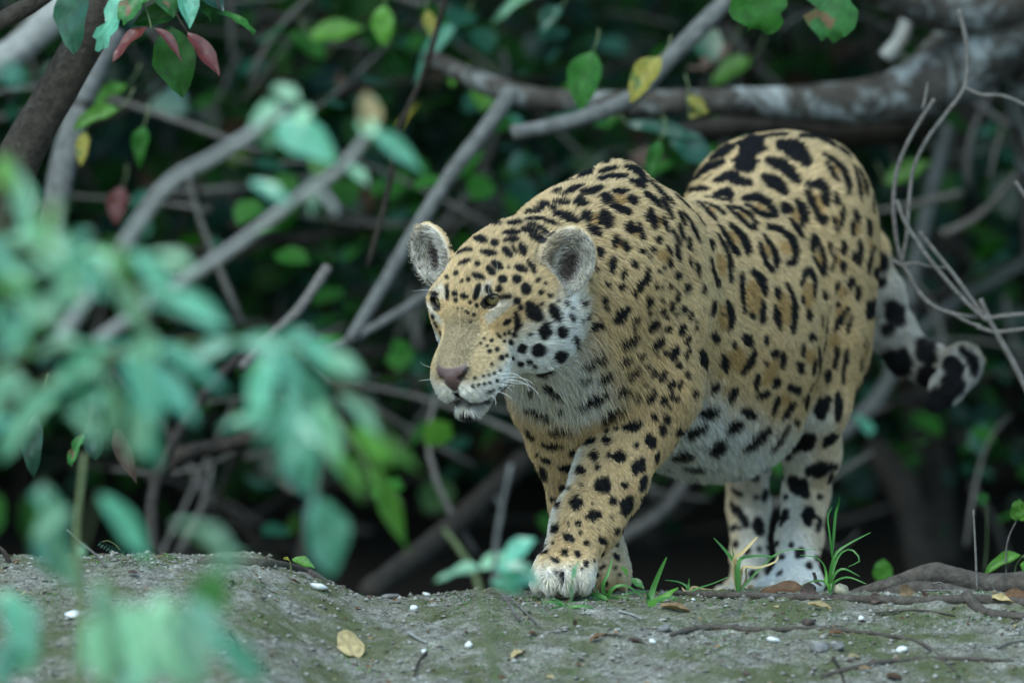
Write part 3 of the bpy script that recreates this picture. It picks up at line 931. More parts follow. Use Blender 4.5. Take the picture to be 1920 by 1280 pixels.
# eyes: lids with an almond opening
EYE_R = 0.0175
EYE = {}
EYE_AX = {}
for sd in (1, -1):
    ec = hd(-0.012, 0.0455 * sd, 0.009)
    EYE[sd] = ec
    A = hax(yaw=RAD(15) * sd, pitch=RAD(24), roll=RAD(12) * sd)
    EYE_AX[sd] = A
    ell(ec + A[0] * 0.002, (0.0205, 0.0225, 0.0195), A, 0.012)
    ell(ec + A[0] * 0.022 - A[2] * 0.0020, (0.028, 0.0148, 0.0088), A, 0.003, 'sub')
    # inner tear duct
    cone(ec + A[0] * 0.018 - A[1] * 0.011 * sd - A[2] * 0.002, 0.0048, ec + A[0] * 0.0185 - A[1] * 0.021 * sd - A[2] * 0.013, 0.0022, 0.004, 'sub')
# ears
EARS = {}
def ear(sd, cc, A, rad):
    """A: rows = (facing, across, up) of the ear cup"""
    ell(cc, (0.022, rad[0], rad[1]), A, 0.016)
    ell(cc + A[0] * 0.019 + A[2] * 0.002, (0.026, rad[0] * 0.80, rad[1] * 0.82), A, 0.006, 'sub')
    EARS[sd] = (cc, A, rad)

def frame(face, up):
    a = np.array(face, float); a /= np.linalg.norm(a)
    u = np.array(up, float); u -= a * (u @ a); u /= np.linalg.norm(u)
    return np.array([a, np.cross(u, a), u])
ear(1, at(1062, 492, -0.285), frame((0.02, -1, -0.10), (0.30, 0.10, 1)), (0.045, 0.058))
ear(-1, at(811, 478, -0.20), frame((-0.50, -0.85, -0.05), (-0.36, 0.1, 1)), (0.035, 0.052))

def sdf(p):
    d = np.full(len(p), 0.3)
    for f, c, R, k, op in PR:
        m = ((p - c) ** 2).sum(1) < (R + 0.05 + k) ** 2
        if not m.any():
            continue
        v = f(p[m])
        d[m] = smin(d[m], v, k) if op == 'add' else smax(d[m], -v, k)
    return d

def sdf_grad(p, d, e=0.0008):
    g = np.empty_like(p)
    for a in range(3):
        q = p.copy(); q[:, a] += e
        g[:, a] = sdf(q) - d
    return g / e

def surface_nets(lo, hi, h):
    n = np.ceil((np.array(hi) - lo) / h).astype(int) + 1
    ax = [lo[i] + h * np.arange(n[i]) for i in range(3)]
    V = np.full(n, 0.3, np.float32)
    for f, c, R, k, op in PR:
        w = R + 0.03 + k
        i0 = [max(0, int((c[i] - w - lo[i]) / h)) for i in range(3)]
        i1 = [min(n[i], int((c[i] + w - lo[i]) / h) + 2) for i in range(3)]
        if any(a >= b for a, b in zip(i0, i1)):
            continue
        g = np.stack(np.meshgrid(*[ax[i][i0[i]:i1[i]] for i in range(3)], indexing='ij'), -1)
        sh = g.shape[:3]
        v = f(g.reshape(-1, 3)).reshape(sh)
        sl = tuple(slice(a, b) for a, b in zip(i0, i1))
        V[sl] = smin(V[sl], v, k) if op == 'add' else smax(V[sl], -v, k)
    ins = V < 0
    cnt = np.zeros(n - 1, np.int8)
    for dx in (0, 1):
        for dy in (0, 1):
            for dz in (0, 1):
                cnt += ins[dx:n[0] - 1 + dx, dy:n[1] - 1 + dy, dz:n[2] - 1 + dz]
    act = (cnt > 0) & (cnt < 8)
    idx = -np.ones(n - 1, np.int64)
    cells = np.argwhere(act)
    idx[act] = np.arange(len(cells))
    acc = np.zeros((len(cells), 3)); num = np.zeros(len(cells))
    cs = [np.array(c) for c in np.ndindex(2, 2, 2)]
    for a in range(8):
        for b in range(a + 1, 8):
            if np.abs(cs[a] - cs[b]).sum() != 1:
                continue
            va = V[tuple((cells + cs[a]).T)]; vb = V[tuple((cells + cs[b]).T)]
            m = (va < 0) != (vb < 0)
            t = va[m] / (va[m] - vb[m])
            acc[m] += cs[a] + t[:, None] * (cs[b] - cs[a])
            num[m] += 1
    verts = lo + h * (cells + acc / num[:, None])
    faces = []
    for a in range(3):
        b, c = (a + 1) % 3, (a + 2) % 3
        s0 = [slice(1, n[i] - 1) for i in range(3)]; s1 = list(s0)
        s0[a] = slice(0, n[a] - 1); s1[a] = slice(1, n[a])
        A, B = ins[tuple(s0)], ins[tuple(s1)]
        off = np.array([1, 1, 1]); off[a] = 0
        for flip, m in ((0, A & ~B), (1, ~A & B)):
            e = np.argwhere(m) + off
            q = []
            for ub, uc in ((0, 0), (1, 0), (1, 1), (0, 1)):
                t = e.copy(); t[:, b] -= 1 - ub; t[:, c] -= 1 - uc
                q.append(idx[tuple(t.T)])
            q = np.stack(q, 1)
            faces.append(q if not flip else q[:, ::-1])
    return verts, np.concatenate(faces)

def quad_subdivide(v, f):
    e = np.stack([f, np.roll(f, -1, 1)], -1).reshape(-1, 2)
    es = np.sort(e, 1)
    key = es[:, 0] * (len(v) + 1) + es[:, 1]
    u, inv = np.unique(key, return_inverse=True)
    a, b = u // (len(v) + 1), u % (len(v) + 1)
    n0, n1 = len(v), len(v) + len(u)
    nv = np.concatenate([v, (v[a] + v[b]) / 2, v[f].mean(1)])
    em = inv.reshape(-1, 4) + n0
    fc = np.arange(len(f)) + n1
    nf = np.concatenate([np.stack([f[:, i], em[:, i], fc, em[:, i - 1]], 1) for i in range(4)])
    return nv, nf

def project(v, it=2):
    g = None
    for i in range(it):
        d = sdf(v)
        if g is None:
            g = sdf_grad(v, d)
            g2 = np.maximum((g * g).sum(1), 0.2)
        st = g * (d / g2)[:, None]
        ln = np.sqrt((st * st).sum(1))
        st *= np.minimum(1, 0.004 / np.maximum(ln, 1e-9))[:, None]
        v = v - st
    return v

import time
_t0 = time.time()
LO, HI = np.array((-0.22, -0.56, -0.10)), np.array((0.86, 1.22, 0.84))
bv, bf = surface_nets(LO, HI, 0.006)
bv, bf = quad_subdivide(bv, bf)
bv = project(bv, 2)
# finer faces on the head
hc = hd(-0.02, 0, -0.03)
fcen = bv[bf].mean(1)
hsel = ((fcen - hc) ** 2).sum(1) < 0.165 ** 2
body_me = mesh_np('body', bv, bf)
bm = bmesh.new()
bm.from_mesh(body_me)
bm.faces.ensure_lookup_table()
eds = set()
for i in np.nonzero(hsel)[0]:
    eds.update(bm.faces[i].edges)
bmesh.ops.subdivide_edges(bm, edges=list(eds), cuts=1, use_grid_fill=True)
bmesh.ops.triangulate(bm, faces=[f for f in bm.faces if len(f.verts) > 4])
bm.to_mesh(body_me)
bm.free()
nv = len(body_me.vertices)
bv = np.empty(nv * 3, np.float32)
body_me.vertices.foreach_get('co', bv)
bv = bv.reshape(-1, 3).astype(float)
near = ((bv - hc) ** 2).sum(1) < 0.2 ** 2
bv[near] = project(bv[near], 3)
body_me.vertices.foreach_set('co', bv.astype(np.float32).ravel())
body_me.update()
body_me.polygons.foreach_set('use_smooth', np.ones(len(body_me.polygons), bool))
body_me.calc_loop_triangles()
TRI = np.empty(len(body_me.loop_triangles) * 3, np.int32)
body_me.loop_triangles.foreach_get('vertices', TRI)
TRI = TRI.reshape(-1, 3)
VN = np.empty(nv * 3, np.float32)
body_me.vertices.foreach_get('normal', VN)
VN = VN.reshape(-1, 3).astype(float)
print('jaguar mesh', nv, len(TRI), round(time.time() - _t0, 1), 's')
# ================================================================== the coat: spots are marks on the skin, each one a stroke on the surface; a few strokes paint crease shade
_bvh = BVHTree.FromPolygons([Vector(v) for v in bv.tolist()], TRI.tolist())
CAMP = Vector((0, -DIST, CAM_Z))

def on_skin(px, py):
    d = Vector(at(px, py, 0.0)) - CAMP
    d.normalize()
    h = _bvh.ray_cast(CAMP, d)
    if h[0] is None:      # just past the outline: take the nearest skin
        p0 = Vector(at(px, py, -0.1)); best = None
        for y in np.linspace(-0.3, 1.1, 15):
            n = _bvh.find_nearest(Vector(at(px, py, y)))
            if n[0] is not None and (best is None or n[3] < best[1]):
                best = (n[0], n[3])
        return np.array(best[0])
    return np.array(h[0])

STROKES = []   # (points (n,3), radius m)
def trace(ox, oy, sc, text):
    for item in text.replace('\n', ' ').split(';'):
        t = item.split()
        if not t:
            continue
        r = float(t[0])
        q = [tuple(map(float, a.split(','))) for a in t[1:]]
        pts = np.array([on_skin(ox + x / sc, oy + y / sc) for x, y in q])
        STROKES.append((pts, r / sc * mpp(pts[:, 1].mean()) * {(740, 380): 1.10, (1260, 220): 1.36, (980, 220): 1.30, (1260, 500): 1.22, (960, 520): 1.24}.get((ox, oy), 1.14) + 0.0006, True))

# rump and back
trace(1260, 220, 3.555, '''12 120,440 160,340; 33 265,255 330,195 405,165; 26 150,410 240,345 340,310; 82 545,170 520,220; 66 500,270 490,320; 40 455,345 520,345;
20 600,95 680,75 770,80; 52 740,195 820,220 890,295; 25 870,110 960,140 1080,200; 14 1100,190 1180,270; 35 650,300 740,330 800,390 830,430;
42 630,410 690,450 740,500; 34 310,430 400,400 430,430 510,450; 24 130,490 190,490 240,490; 30 300,530 370,510 385,550; 12 230,545 390,575;
26 480,555 560,545 640,580 680,660; 20 500,600 580,655 680,670; 18 1020,260 1080,300 1140,370 1170,460 1165,510; 17 1030,310 1070,380 1100,430;
25 910,450 1000,450 1020,520 1025,590; 20 910,500 930,580 970,660 1000,720; 28 1000,690; 34 760,620; 28 830,570 870,620 880,690 860,720;
17 790,690 830,760 860,810; 22 640,745 720,760 790,820 815,900 800,970 760,980; 20 575,850 590,920 620,980 660,1030; 20 610,810 660,880 690,960 680,1000;
18 370,610 450,620 510,660 560,720; 17 380,630 450,690 520,760; 22 540,740; 20 170,580 240,650 280,690; 18 220,590 300,620 340,660;
17 20,540 90,600 150,670 200,730; 12 60,640 120,720 170,830; 18 310,740 360,820 420,920; 26 390,740 460,800 490,880 490,910; 18 410,880 430,930;
26 250,835 252,880; 17 300,800 350,890 375,960 375,1100; 20 245,950 265,1040 285,1120; 25 290,1100; 25 940,820 930,890; 15 980,860 1000,950 1010,1050;
15 930,940 970,1010 1000,1060; 18 940,800 970,850; 20 1090,520 1090,590; 13 1130,590 1130,680 1090,780; 10 1075,680 1080,760; 13 1045,850 1045,910;
10 1090,880 1070,960 1050,1020; 17 1135,840 1130,910; 20 1130,970 1125,1030; 20 1210,640 1230,700; 14 1200,690 1190,790; 17 1240,830 1245,900 1230,980;
14 1205,910 1200,960; 13 1210,340 1230,430 1250,560; 14 1240,360 1280,450 1285,530; 20 1300,700 1305,790; 15 1330,870 1305,960 1295,1030; 10 1320,520 1330,640; 8 1145,1160''')
# flank and belly
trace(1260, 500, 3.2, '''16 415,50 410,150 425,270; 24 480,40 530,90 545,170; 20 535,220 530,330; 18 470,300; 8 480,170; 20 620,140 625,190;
19 680,110 710,170 725,240 720,330 710,390; 19 610,240 620,320 635,370; 18 770,110 785,50 820,30 840,90 838,180; 12 775,190 775,220; 27 810,280 810,310;
20 240,220 225,290; 20 325,220 345,300 330,380; 25 225,410 260,440; 5 290,290; 32 430,430 460,460; 20 485,510 450,590 415,630; 22 295,540 315,620; 18 360,470;
20 555,430 553,455; 28 165,520 185,600; 28 605,520; 20 660,520 650,600; 15 555,580; 18 505,650 490,730; 24 625,680 605,710; 17 500,780 575,760;
26 830,430; 18 780,470 770,530; 13 865,490 870,620; 25 750,590 770,620; 13 830,640 850,560; 25 225,740 255,710; 22 370,730 320,800; 16 125,765; 14 85,650; 6 180,685;
25 700,720 720,740; 20 745,740; 19 625,790 590,870; 18 720,820 650,900; 25 130,850 200,865 240,860; 22 400,860 470,890; 30 310,950 380,930; 26 30,990 100,965 165,935;
52 245,1055 265,1050; 27 420,1060 480,1020 550,970; 30 30,1090 100,1090; 20 100,1150 190,1170; 13 560,1080 640,1000 680,950; 18 900,160 915,200; 14 990,100 970,150;
20 1065,80 1062,130; 20 1110,130 1100,190; 14 985,230; 18 1040,260 1000,330 965,380; 11 1070,300 1040,400; 10 885,300 890,350; 18 980,490 970,600; 22 930,630 925,680;
13 1040,500 1020,620 1020,700; 22 800,780 790,840; 40 885,810 895,890; 25 930,800; 20 995,760 990,910; 20 725,930; 4 935,230 900,480 850,680 770,800''')  # the last thin stroke paints the crease shade of the flank fold
# hind legs
trace(1300, 780, 3.5556, '''55 290,370 350,330; 28 410,400; 18 480,350; 50 690,210 790,150; 36 930,130 880,190; 12 980,150; 20 635,270; 16 660,140; 42 780,370 900,340;
20 920,390 900,430; 20 940,340; 24 600,370 610,400; 55 670,430 740,510; 16 620,540; 18 840,540; 32 620,650 600,700; 45 770,640 765,700; 20 835,690 830,770;
14 650,860; 14 560,850; 28 725,895 695,935; 20 590,940; 16 825,950; 24 775,995; 12 590,1025 555,1060; 8 840,890; 25 480,500 465,560; 15 415,540; 16 255,570 275,640;
25 300,610 350,730; 34 430,700 435,780; 18 275,745; 12 310,750; 10 525,690; 12 510,755; 20 280,855; 18 440,885; 12 520,875; 22 360,900; 32 400,1055; 22 485,1035;
16 295,1120; 14 270,490 325,525''')
# fore legs and paws
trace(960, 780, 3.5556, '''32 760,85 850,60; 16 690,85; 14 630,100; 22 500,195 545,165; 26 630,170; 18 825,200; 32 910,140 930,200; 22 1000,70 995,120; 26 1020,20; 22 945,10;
28 545,275; 40 690,275 735,285; 18 650,262; 36 860,315 820,375; 16 965,240 955,300; 30 460,375; 16 575,355; 50 605,470; 20 750,470; 26 875,420 850,490; 18 915,390;
14 385,500 355,520; 12 460,470; 42 430,585; 16 310,605; 10 540,600; 22 670,580; 38 770,560 735,650; 34 510,680 570,670; 18 440,720; 30 290,770; 25 355,795 400,825;
18 490,855; 8 455,785; 8 380,730; 24 585,825 610,850; 18 690,770; 10 185,860; 10 190,905 225,875; 10 275,855; 24 345,905 360,915; 22 430,920 450,930; 13 255,945 300,970;
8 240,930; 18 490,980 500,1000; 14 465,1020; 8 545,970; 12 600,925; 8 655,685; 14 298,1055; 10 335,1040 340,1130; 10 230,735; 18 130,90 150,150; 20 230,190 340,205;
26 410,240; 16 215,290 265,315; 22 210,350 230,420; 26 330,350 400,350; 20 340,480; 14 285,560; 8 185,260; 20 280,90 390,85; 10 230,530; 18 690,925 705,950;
12 580,1015 615,1000; 15 560,1065; 12 720,1060; 12 630,1120; 12 700,860; 8 685,1010''')  # among these, an upright stroke paints the shaded gap between the toes
# chest and side of the shoulder
trace(960, 520, 3.3684, '''18 575,150; 16 445,165; 16 585,195; 20 865,135 855,175; 12 905,60; 11 940,70; 12 990,60; 16 1040,100 1038,150; 20 1085,90 1115,50; 13 1010,165 990,200;
22 1080,210; 13 1035,235; 14 950,220; 14 970,255; 13 860,225; 9 940,145; 27 720,200 680,240 640,270; 14 790,260 750,285; 8 750,325; 22 770,385 720,410 670,435;
22 910,285 865,325; 16 985,330; 11 945,325; 22 1070,310 1060,360; 14 1110,375 1095,410; 10 1160,280 1150,330; 8 1120,220 1120,290; 15 1200,60 1195,110;
20 540,300 510,330; 14 465,250; 8 430,275; 15 560,495 500,525 440,555; 10 720,515 655,540; 16 815,490 785,505; 21 940,400 880,450; 8 905,495; 20 965,480;
23 1035,445 1005,510; 11 1115,450 1090,520; 18 1050,555; 12 470,615 425,640; 17 595,600 535,640; 22 775,580 715,620; 16 840,560; 22 885,600; 22 955,610 935,655;
22 1000,680; 16 1060,670 1050,700; 8 1010,710 995,770; 24 570,725 510,755 460,780; 19 710,705 645,725; 20 785,755; 26 890,735 860,775; 22 950,775; 16 1030,770;
9 835,680; 9 990,820; 22 700,825 630,850 560,900; 20 150,810 200,835 260,870; 20 180,600 250,580; 16 230,670 310,720; 14 330,820; 14 430,800; 14 130,960 140,1010; 14 150,700''')
# withers and top of the shoulder
trace(980, 220, 3.5556, '''32 510,265 590,275; 28 660,270 750,300; 36 390,375 460,360; 20 530,380 620,345; 22 510,425 600,405 680,400; 25 700,345 770,370 830,405; 32 740,440 800,470;
24 200,450 300,400; 16 200,510 260,490; 18 280,520 340,490 400,465; 22 400,505 460,505 530,480; 20 230,570 310,570; 28 360,570 420,570; 22 610,510 680,500; 36 560,550;
28 600,600 700,640; 34 735,565; 25 820,525 870,560 900,595; 14 840,440 900,490 960,550 1000,590; 30 230,650 300,665 360,700; 32 420,650 440,690; 38 540,655 570,720;
25 450,730 510,790; 30 850,640 870,740; 20 830,670; 18 930,670 950,760; 20 930,570 960,620 985,680; 34 715,745; 22 765,720 795,780; 18 790,810; 26 630,810 610,860;
24 675,840 695,900; 30 510,905; 22 900,825; 18 870,890; 18 800,900; 12 845,945; 16 955,865 975,915; 16 965,945 970,995; 16 1015,870 1030,960; 12 900,1030; 13 935,1005;
24 605,960 580,1020; 20 740,985; 18 675,1020 660,1070; 18 655,1135; 22 830,1030 810,1090 745,1175; 14 565,1120; 20 1025,1060; 14 995,760 1035,850; 20 1035,730 1060,810;
14 1030,640 1070,720; 13 1090,810 1110,880; 10 1100,940 1110,990; 16 80,620 150,595 220,600; 15 30,640 130,630; 12 1150,980 1160,1060''')
# head
trace(740, 380, 2.91, '''15 410,165 490,150; 18 530,110 580,120; 16 630,120 690,110; 16 600,175 680,165; 18 700,148 770,160; 20 790,140 880,180; 16 800,95 880,130; 14 720,100 800,95;
12 740,125 780,125; 14 605,210 670,205; 22 745,185 820,205; 24 890,65 940,80 995,105; 30 1050,75; 20 1070,135 1115,185; 20 1020,5; 12 920,5 870,0; 14 840,10 790,15;
12 760,50 820,40; 20 450,200 500,215; 20 550,225; 16 480,270 550,280; 17 600,255 635,295; 10 640,245 665,275; 22 690,240 705,280; 12 350,285 390,262 425,260; 10 380,200 350,205;
10 325,250 300,245; 8 310,305 275,340; 12 360,335 410,315; 15 455,335; 22 545,330 580,355; 18 515,355 540,390; 8 620,355; 17 665,350 715,370; 14 730,320 765,380; 14 340,390;
12 290,410; 8 290,365 255,405; 10 370,430; 11 405,420; 16 435,390 490,415; 15 465,450 440,520; 9 290,450 290,520; 13 330,495; 9 335,530; 14 370,505 395,510; 10 415,540; 10 450,560;
24 590,420; 23 665,420; 29 715,470; 17 570,470; 16 510,460 530,500; 17 545,520 625,510; 19 665,535; 15 685,570; 36 735,560 755,595 785,625; 26 855,570 890,630; 13 795,490; 12 845,505;
13 785,425; 12 930,550; 8 960,575; 12 950,610 965,645; 13 1040,630; 13 1025,545; 8 820,440; 8 800,550; 8 890,535; 18 660,600 675,660 660,690; 12 630,640 600,660; 35 820,670 815,720;
30 905,705; 16 970,730 990,780; 18 1075,690 1110,670; 11 740,710; 11 625,705; 14 655,715; 10 600,715; 10 580,735 560,715; 14 635,760; 9 530,750; 8 490,740; 8 600,755; 7 470,765;
26 700,790; 36 785,800; 32 900,830; 13 640,850; 12 585,845; 10 612,835; 11 560,800; 11 520,810; 7 505,780; 15 690,880; 14 740,865; 10 765,885; 8 530,880; 22 790,920 850,915;
8 400,600; 9 435,610; 6 370,575; 5 390,590; 5 415,650; 5 345,575; 7 440,955; 7 485,945; 7 515,940; 7 545,930; 7 575,915; 7 430,1000; 7 460,995; 7 490,990; 7 520,982; 7 560,970;
6 500,1035 540,1020; 6 575,1010; 10 185,620 195,640; 9 205,660; 8 190,690; 7 205,740; 7 225,720; 14 200,495 235,500; 10 1105,370; 10 1155,455; 14 1045,400 1060,440''')
# tail
trace(1560, 440, 3.5556, '''40 300,140 330,230; 52 280,260 320,320; 56 390,470 440,580; 44 380,630; 56 230,530 260,470; 84 390,820 490,870; 64 600,740 660,830; 66 640,930; 58 800,860 820,940;
36 870,780 930,830 930,920; 84 740,1080 690,1140; 70 800,1000''')
# lips
trace(740, 380, 2.91, '''8 322,1042 350,1052 400,1068; 9 390,1066 440,1084 505,1096; 15 500,1092 545,1070 600,1030; 9 590,1030 640,1000''')
N_TRACED = len(STROKES)

# tawny middles of the rosettes
MIDS = []
def mids(ox, oy, sc, text):
    for item in text.replace('\n', ' ').split(';'):
        t = item.split()
        if t:
            pts = np.array([on_skin(ox + float(a.split(',')[0]) / sc, oy + float(a.split(',')[1]) / sc) for a in t[1:]])
            MIDS.append((pts, float(t[0]) / sc * mpp(pts[:, 1].mean()), True))
mids(1260, 220, 3.555, '''15 855,245; 40 585,620; 35 470,670; 30 1090,360; 45 970,550 985,640; 45 820,670; 50 750,880; 40 620,900; 45 390,800 410,850; 45 310,950 320,1040; 40 970,950;
40 1105,700; 40 1215,750; 35 1250,480; 35 1090,960; 40 250,630; 30 1310,850''')
mids(1260, 500, 3.2, '''60 475,130 480,250; 55 660,200 665,320; 45 805,130 805,230; 55 285,260 290,350; 70 380,560; 45 600,590 550,680; 45 820,540; 45 300,750; 40 670,800; 45 1010,280; 40 960,440; 35 1010,150''')
mids(980, 220, 3.5556, '''50 650,560; 40 490,690; 40 900,700; 35 750,770; 35 650,860; 45 930,930''')

GREYS = MIDS; MIDS = []
GREYS, MIDS = MIDS, GREYS
def greys(ox, oy, sc, text):
    global MIDS
    keep_, MIDS = MIDS, []
    mids(ox, oy, sc, text)
    GREYS.extend(MIDS)
    MIDS = keep_
greys(740, 380, 2.91, '22 340,1085 400,1105; 16 440,1112 480,1112')
NOSTR = [on_skin(740 + a / 2.91, 380 + b / 2.91) for a, b in ((398, 908), (385, 925), (370, 945), (226, 908))]
# the sides the photograph does not show carry rosettes of the same size
rngc = np.random.default_rng(5)
area = np.linalg.norm(np.cross(bv[TRI[:, 1]] - bv[TRI[:, 0]], bv[TRI[:, 2]] - bv[TRI[:, 0]]), axis=1) / 2
def sample_skin(n, rng, w=None):
    pr = area if w is None else area * w
    cs = np.cumsum(pr)
    i = np.searchsorted(cs, rng.random(n) * cs[-1])
    i = np.minimum(i, len(TRI) - 1)
    a, b = rng.random(n), rng.random(n)
    sw = a + b > 1
    a[sw], b[sw] = 1 - a[sw], 1 - b[sw]
    t = TRI[i]
    w0 = (1 - a - b)[:, None]
    p = bv[t[:, 0]] * w0 + bv[t[:, 1]] * a[:, None] + bv[t[:, 2]] * b[:, None]
    nn = VN[t[:, 0]] * w0 + VN[t[:, 1]] * a[:, None] + VN[t[:, 2]] * b[:, None]
    return p, nn / np.maximum(np.linalg.norm(nn, axis=1), 1e-6)[:, None]

cp_, cn_ = sample_skin(2600, rngc)
view = np.array(CAMP) - cp_
view /= np.linalg.norm(view, axis=1)[:, None]
hidden = (cn_ * view).sum(1) < 0.10
chosen = []
tr_pts = np.concatenate([s_[0] for s_ in STROKES])
for p, n in zip(cp_[hidden], cn_[hidden]):
    s_, l_ = (p - WO) @ BB, (p - WO) @ LL
    on_body = 0.1 < s_ < 0.95 and p[2] > 0.33
    gap = 0.060 if on_body else 0.038
    if np.linalg.norm(p - HO) < 0.13:
        gap = 0.022
    if any(np.linalg.norm(p - q) < gap for q, _, _ in chosen):
        continue
    if (np.linalg.norm(tr_pts - p, axis=1) < gap * 0.6).any():
        continue
    chosen.append((p, n, on_body))
for p, n, on_body in chosen:
    t1 = np.cross(n, ZZ + 0.01); t1 /= np.linalg.norm(t1); t2 = np.cross(n, t1)
    if on_body:
        R0 = rngc.uniform(0.016, 0.022); a0 = rngc.uniform(0, 6.28)
        for j in range(4):
            arc = []
            for k in range(3):
                a = a0 + j * 1.57 + k * 0.45 + rngc.normal(0, 0.08)
                arc.append(p + (t1 * math.cos(a) + t2 * math.sin(a) * 1.3) * R0)
            STROKES.append((np.array(arc), rngc.uniform(0.0045, 0.006), False))
        MIDS.append((np.array([p]), R0 * 0.8, False))
    else:
        r = rngc.uniform(0.006, 0.011) * (0.6 if np.linalg.norm(p - HO) < 0.13 else 1)
        STROKES.append((np.array([p - t2 * r * 0.5, p + t2 * r * 0.5]), r, False))

def stroke_field(P, strokes, reach=0.008):
    d = np.full(len(P), 0.05)
    P32 = P.astype(np.float32)
    # coarse buckets so that a stroke only looks at skin close by
    order = np.argsort(P32[:, 2], kind='stable')
    zs = P32[order, 2]
    for pts, r, slant in strokes:
        dep = (2.5 * r + 0.015) if slant else 0.0     # a mark on slanting skin is longer than it looks
        lo, hi = pts.min(0) - r - reach, pts.max(0) + r + reach
        lo[1] -= dep; hi[1] += dep
        i0, i1 = np.searchsorted(zs, (lo[2], hi[2]))
        idx = order[i0:i1]
        q = P32[idx]
        m = (q[:, 0] > lo[0]) & (q[:, 0] < hi[0]) & (q[:, 1] > lo[1]) & (q[:, 1] < hi[1])
        idx = idx[m]
        if not len(idx):
            continue
        q = P[idx].copy()
        pp = pts.copy()
        if slant:
            q[:, 1] *= 0.25; pp[:, 1] *= 0.25
        best = np.linalg.norm(q - pp[0], axis=1) + (0.3 * r if len(pp) > 1 else 0)
        for k_, (a, b) in enumerate(zip(pp, pp[1:])):
            ab = b - a
            t = np.clip(((q - a) @ ab) / max(ab @ ab, 1e-12), 0, 1)
            dd = np.linalg.norm(q - a - t[:, None] * ab, axis=1)
            pr = (k_ + t) / (len(pp) - 1)
            best = np.minimum(best, dd + r * (0.30 - 1.45 * pr * (1 - pr)))      # fuller in the middle, thin at the ends
        d[idx] = np.minimum(d[idx], best - r)
    return d

def sstep(a, b, x):
    t = np.clip((x - a) / (b - a), 0, 1)
    return t * t * (3 - 2 * t)

def seg_dist(P, pts):
    best = np.full(len(P), 9.0); par = np.zeros(len(P))
    for i, (a, b) in enumerate(zip(pts, pts[1:])):
        ab = b - a
        t = np.clip(((P - a) @ ab) / max(ab @ ab, 1e-12), 0, 1)
        d = np.linalg.norm(P - a - t[:, None] * ab, axis=1)
        m = d < best
        best[m] = d[m]; par[m] = i + t[m]
    return best, par

TAILP = np.array([at(a, b, y) for a, b, y, r in TAIL])
LEGS = [np.array([at(*p) for p in q]) for q in (
    [(1212, 650, 0.0), (1180, 800, -0.01), (1142, 900, -0.075), (1098, 980, -0.125), (1061, 1080, -0.195)],
    [(1075, 680, -0.03), (1060, 830, 0.03), (1090, 950, 0.07), (1128, 1035, 0.10), (1140, 1075, 0.08)],
    [(1545, 620, 0.62), (1531, 760, 0.60), (1508, 925, 0.70), (1497, 1010, 0.62), (1490, 1090, 0.55)],
    [(1400, 680, 0.84), (1395, 760, 0.86), (1408, 950, 0.96), (1408, 1040, 0.90), (1404, 1110, 0.83)])]

def head_local(P):
    q = P - HO
    return np.stack([q @ HF, q @ HL, q @ HU], 1)

TAN = np.array((0.63, 0.475, 0.265))
TAWNY = np.array((0.43, 0.27, 0.105))
GOLD = np.array((0.60, 0.425, 0.22))
PALE = np.array((0.76, 0.745, 0.69))
BLACK = np.array((0.006, 0.006, 0.007))

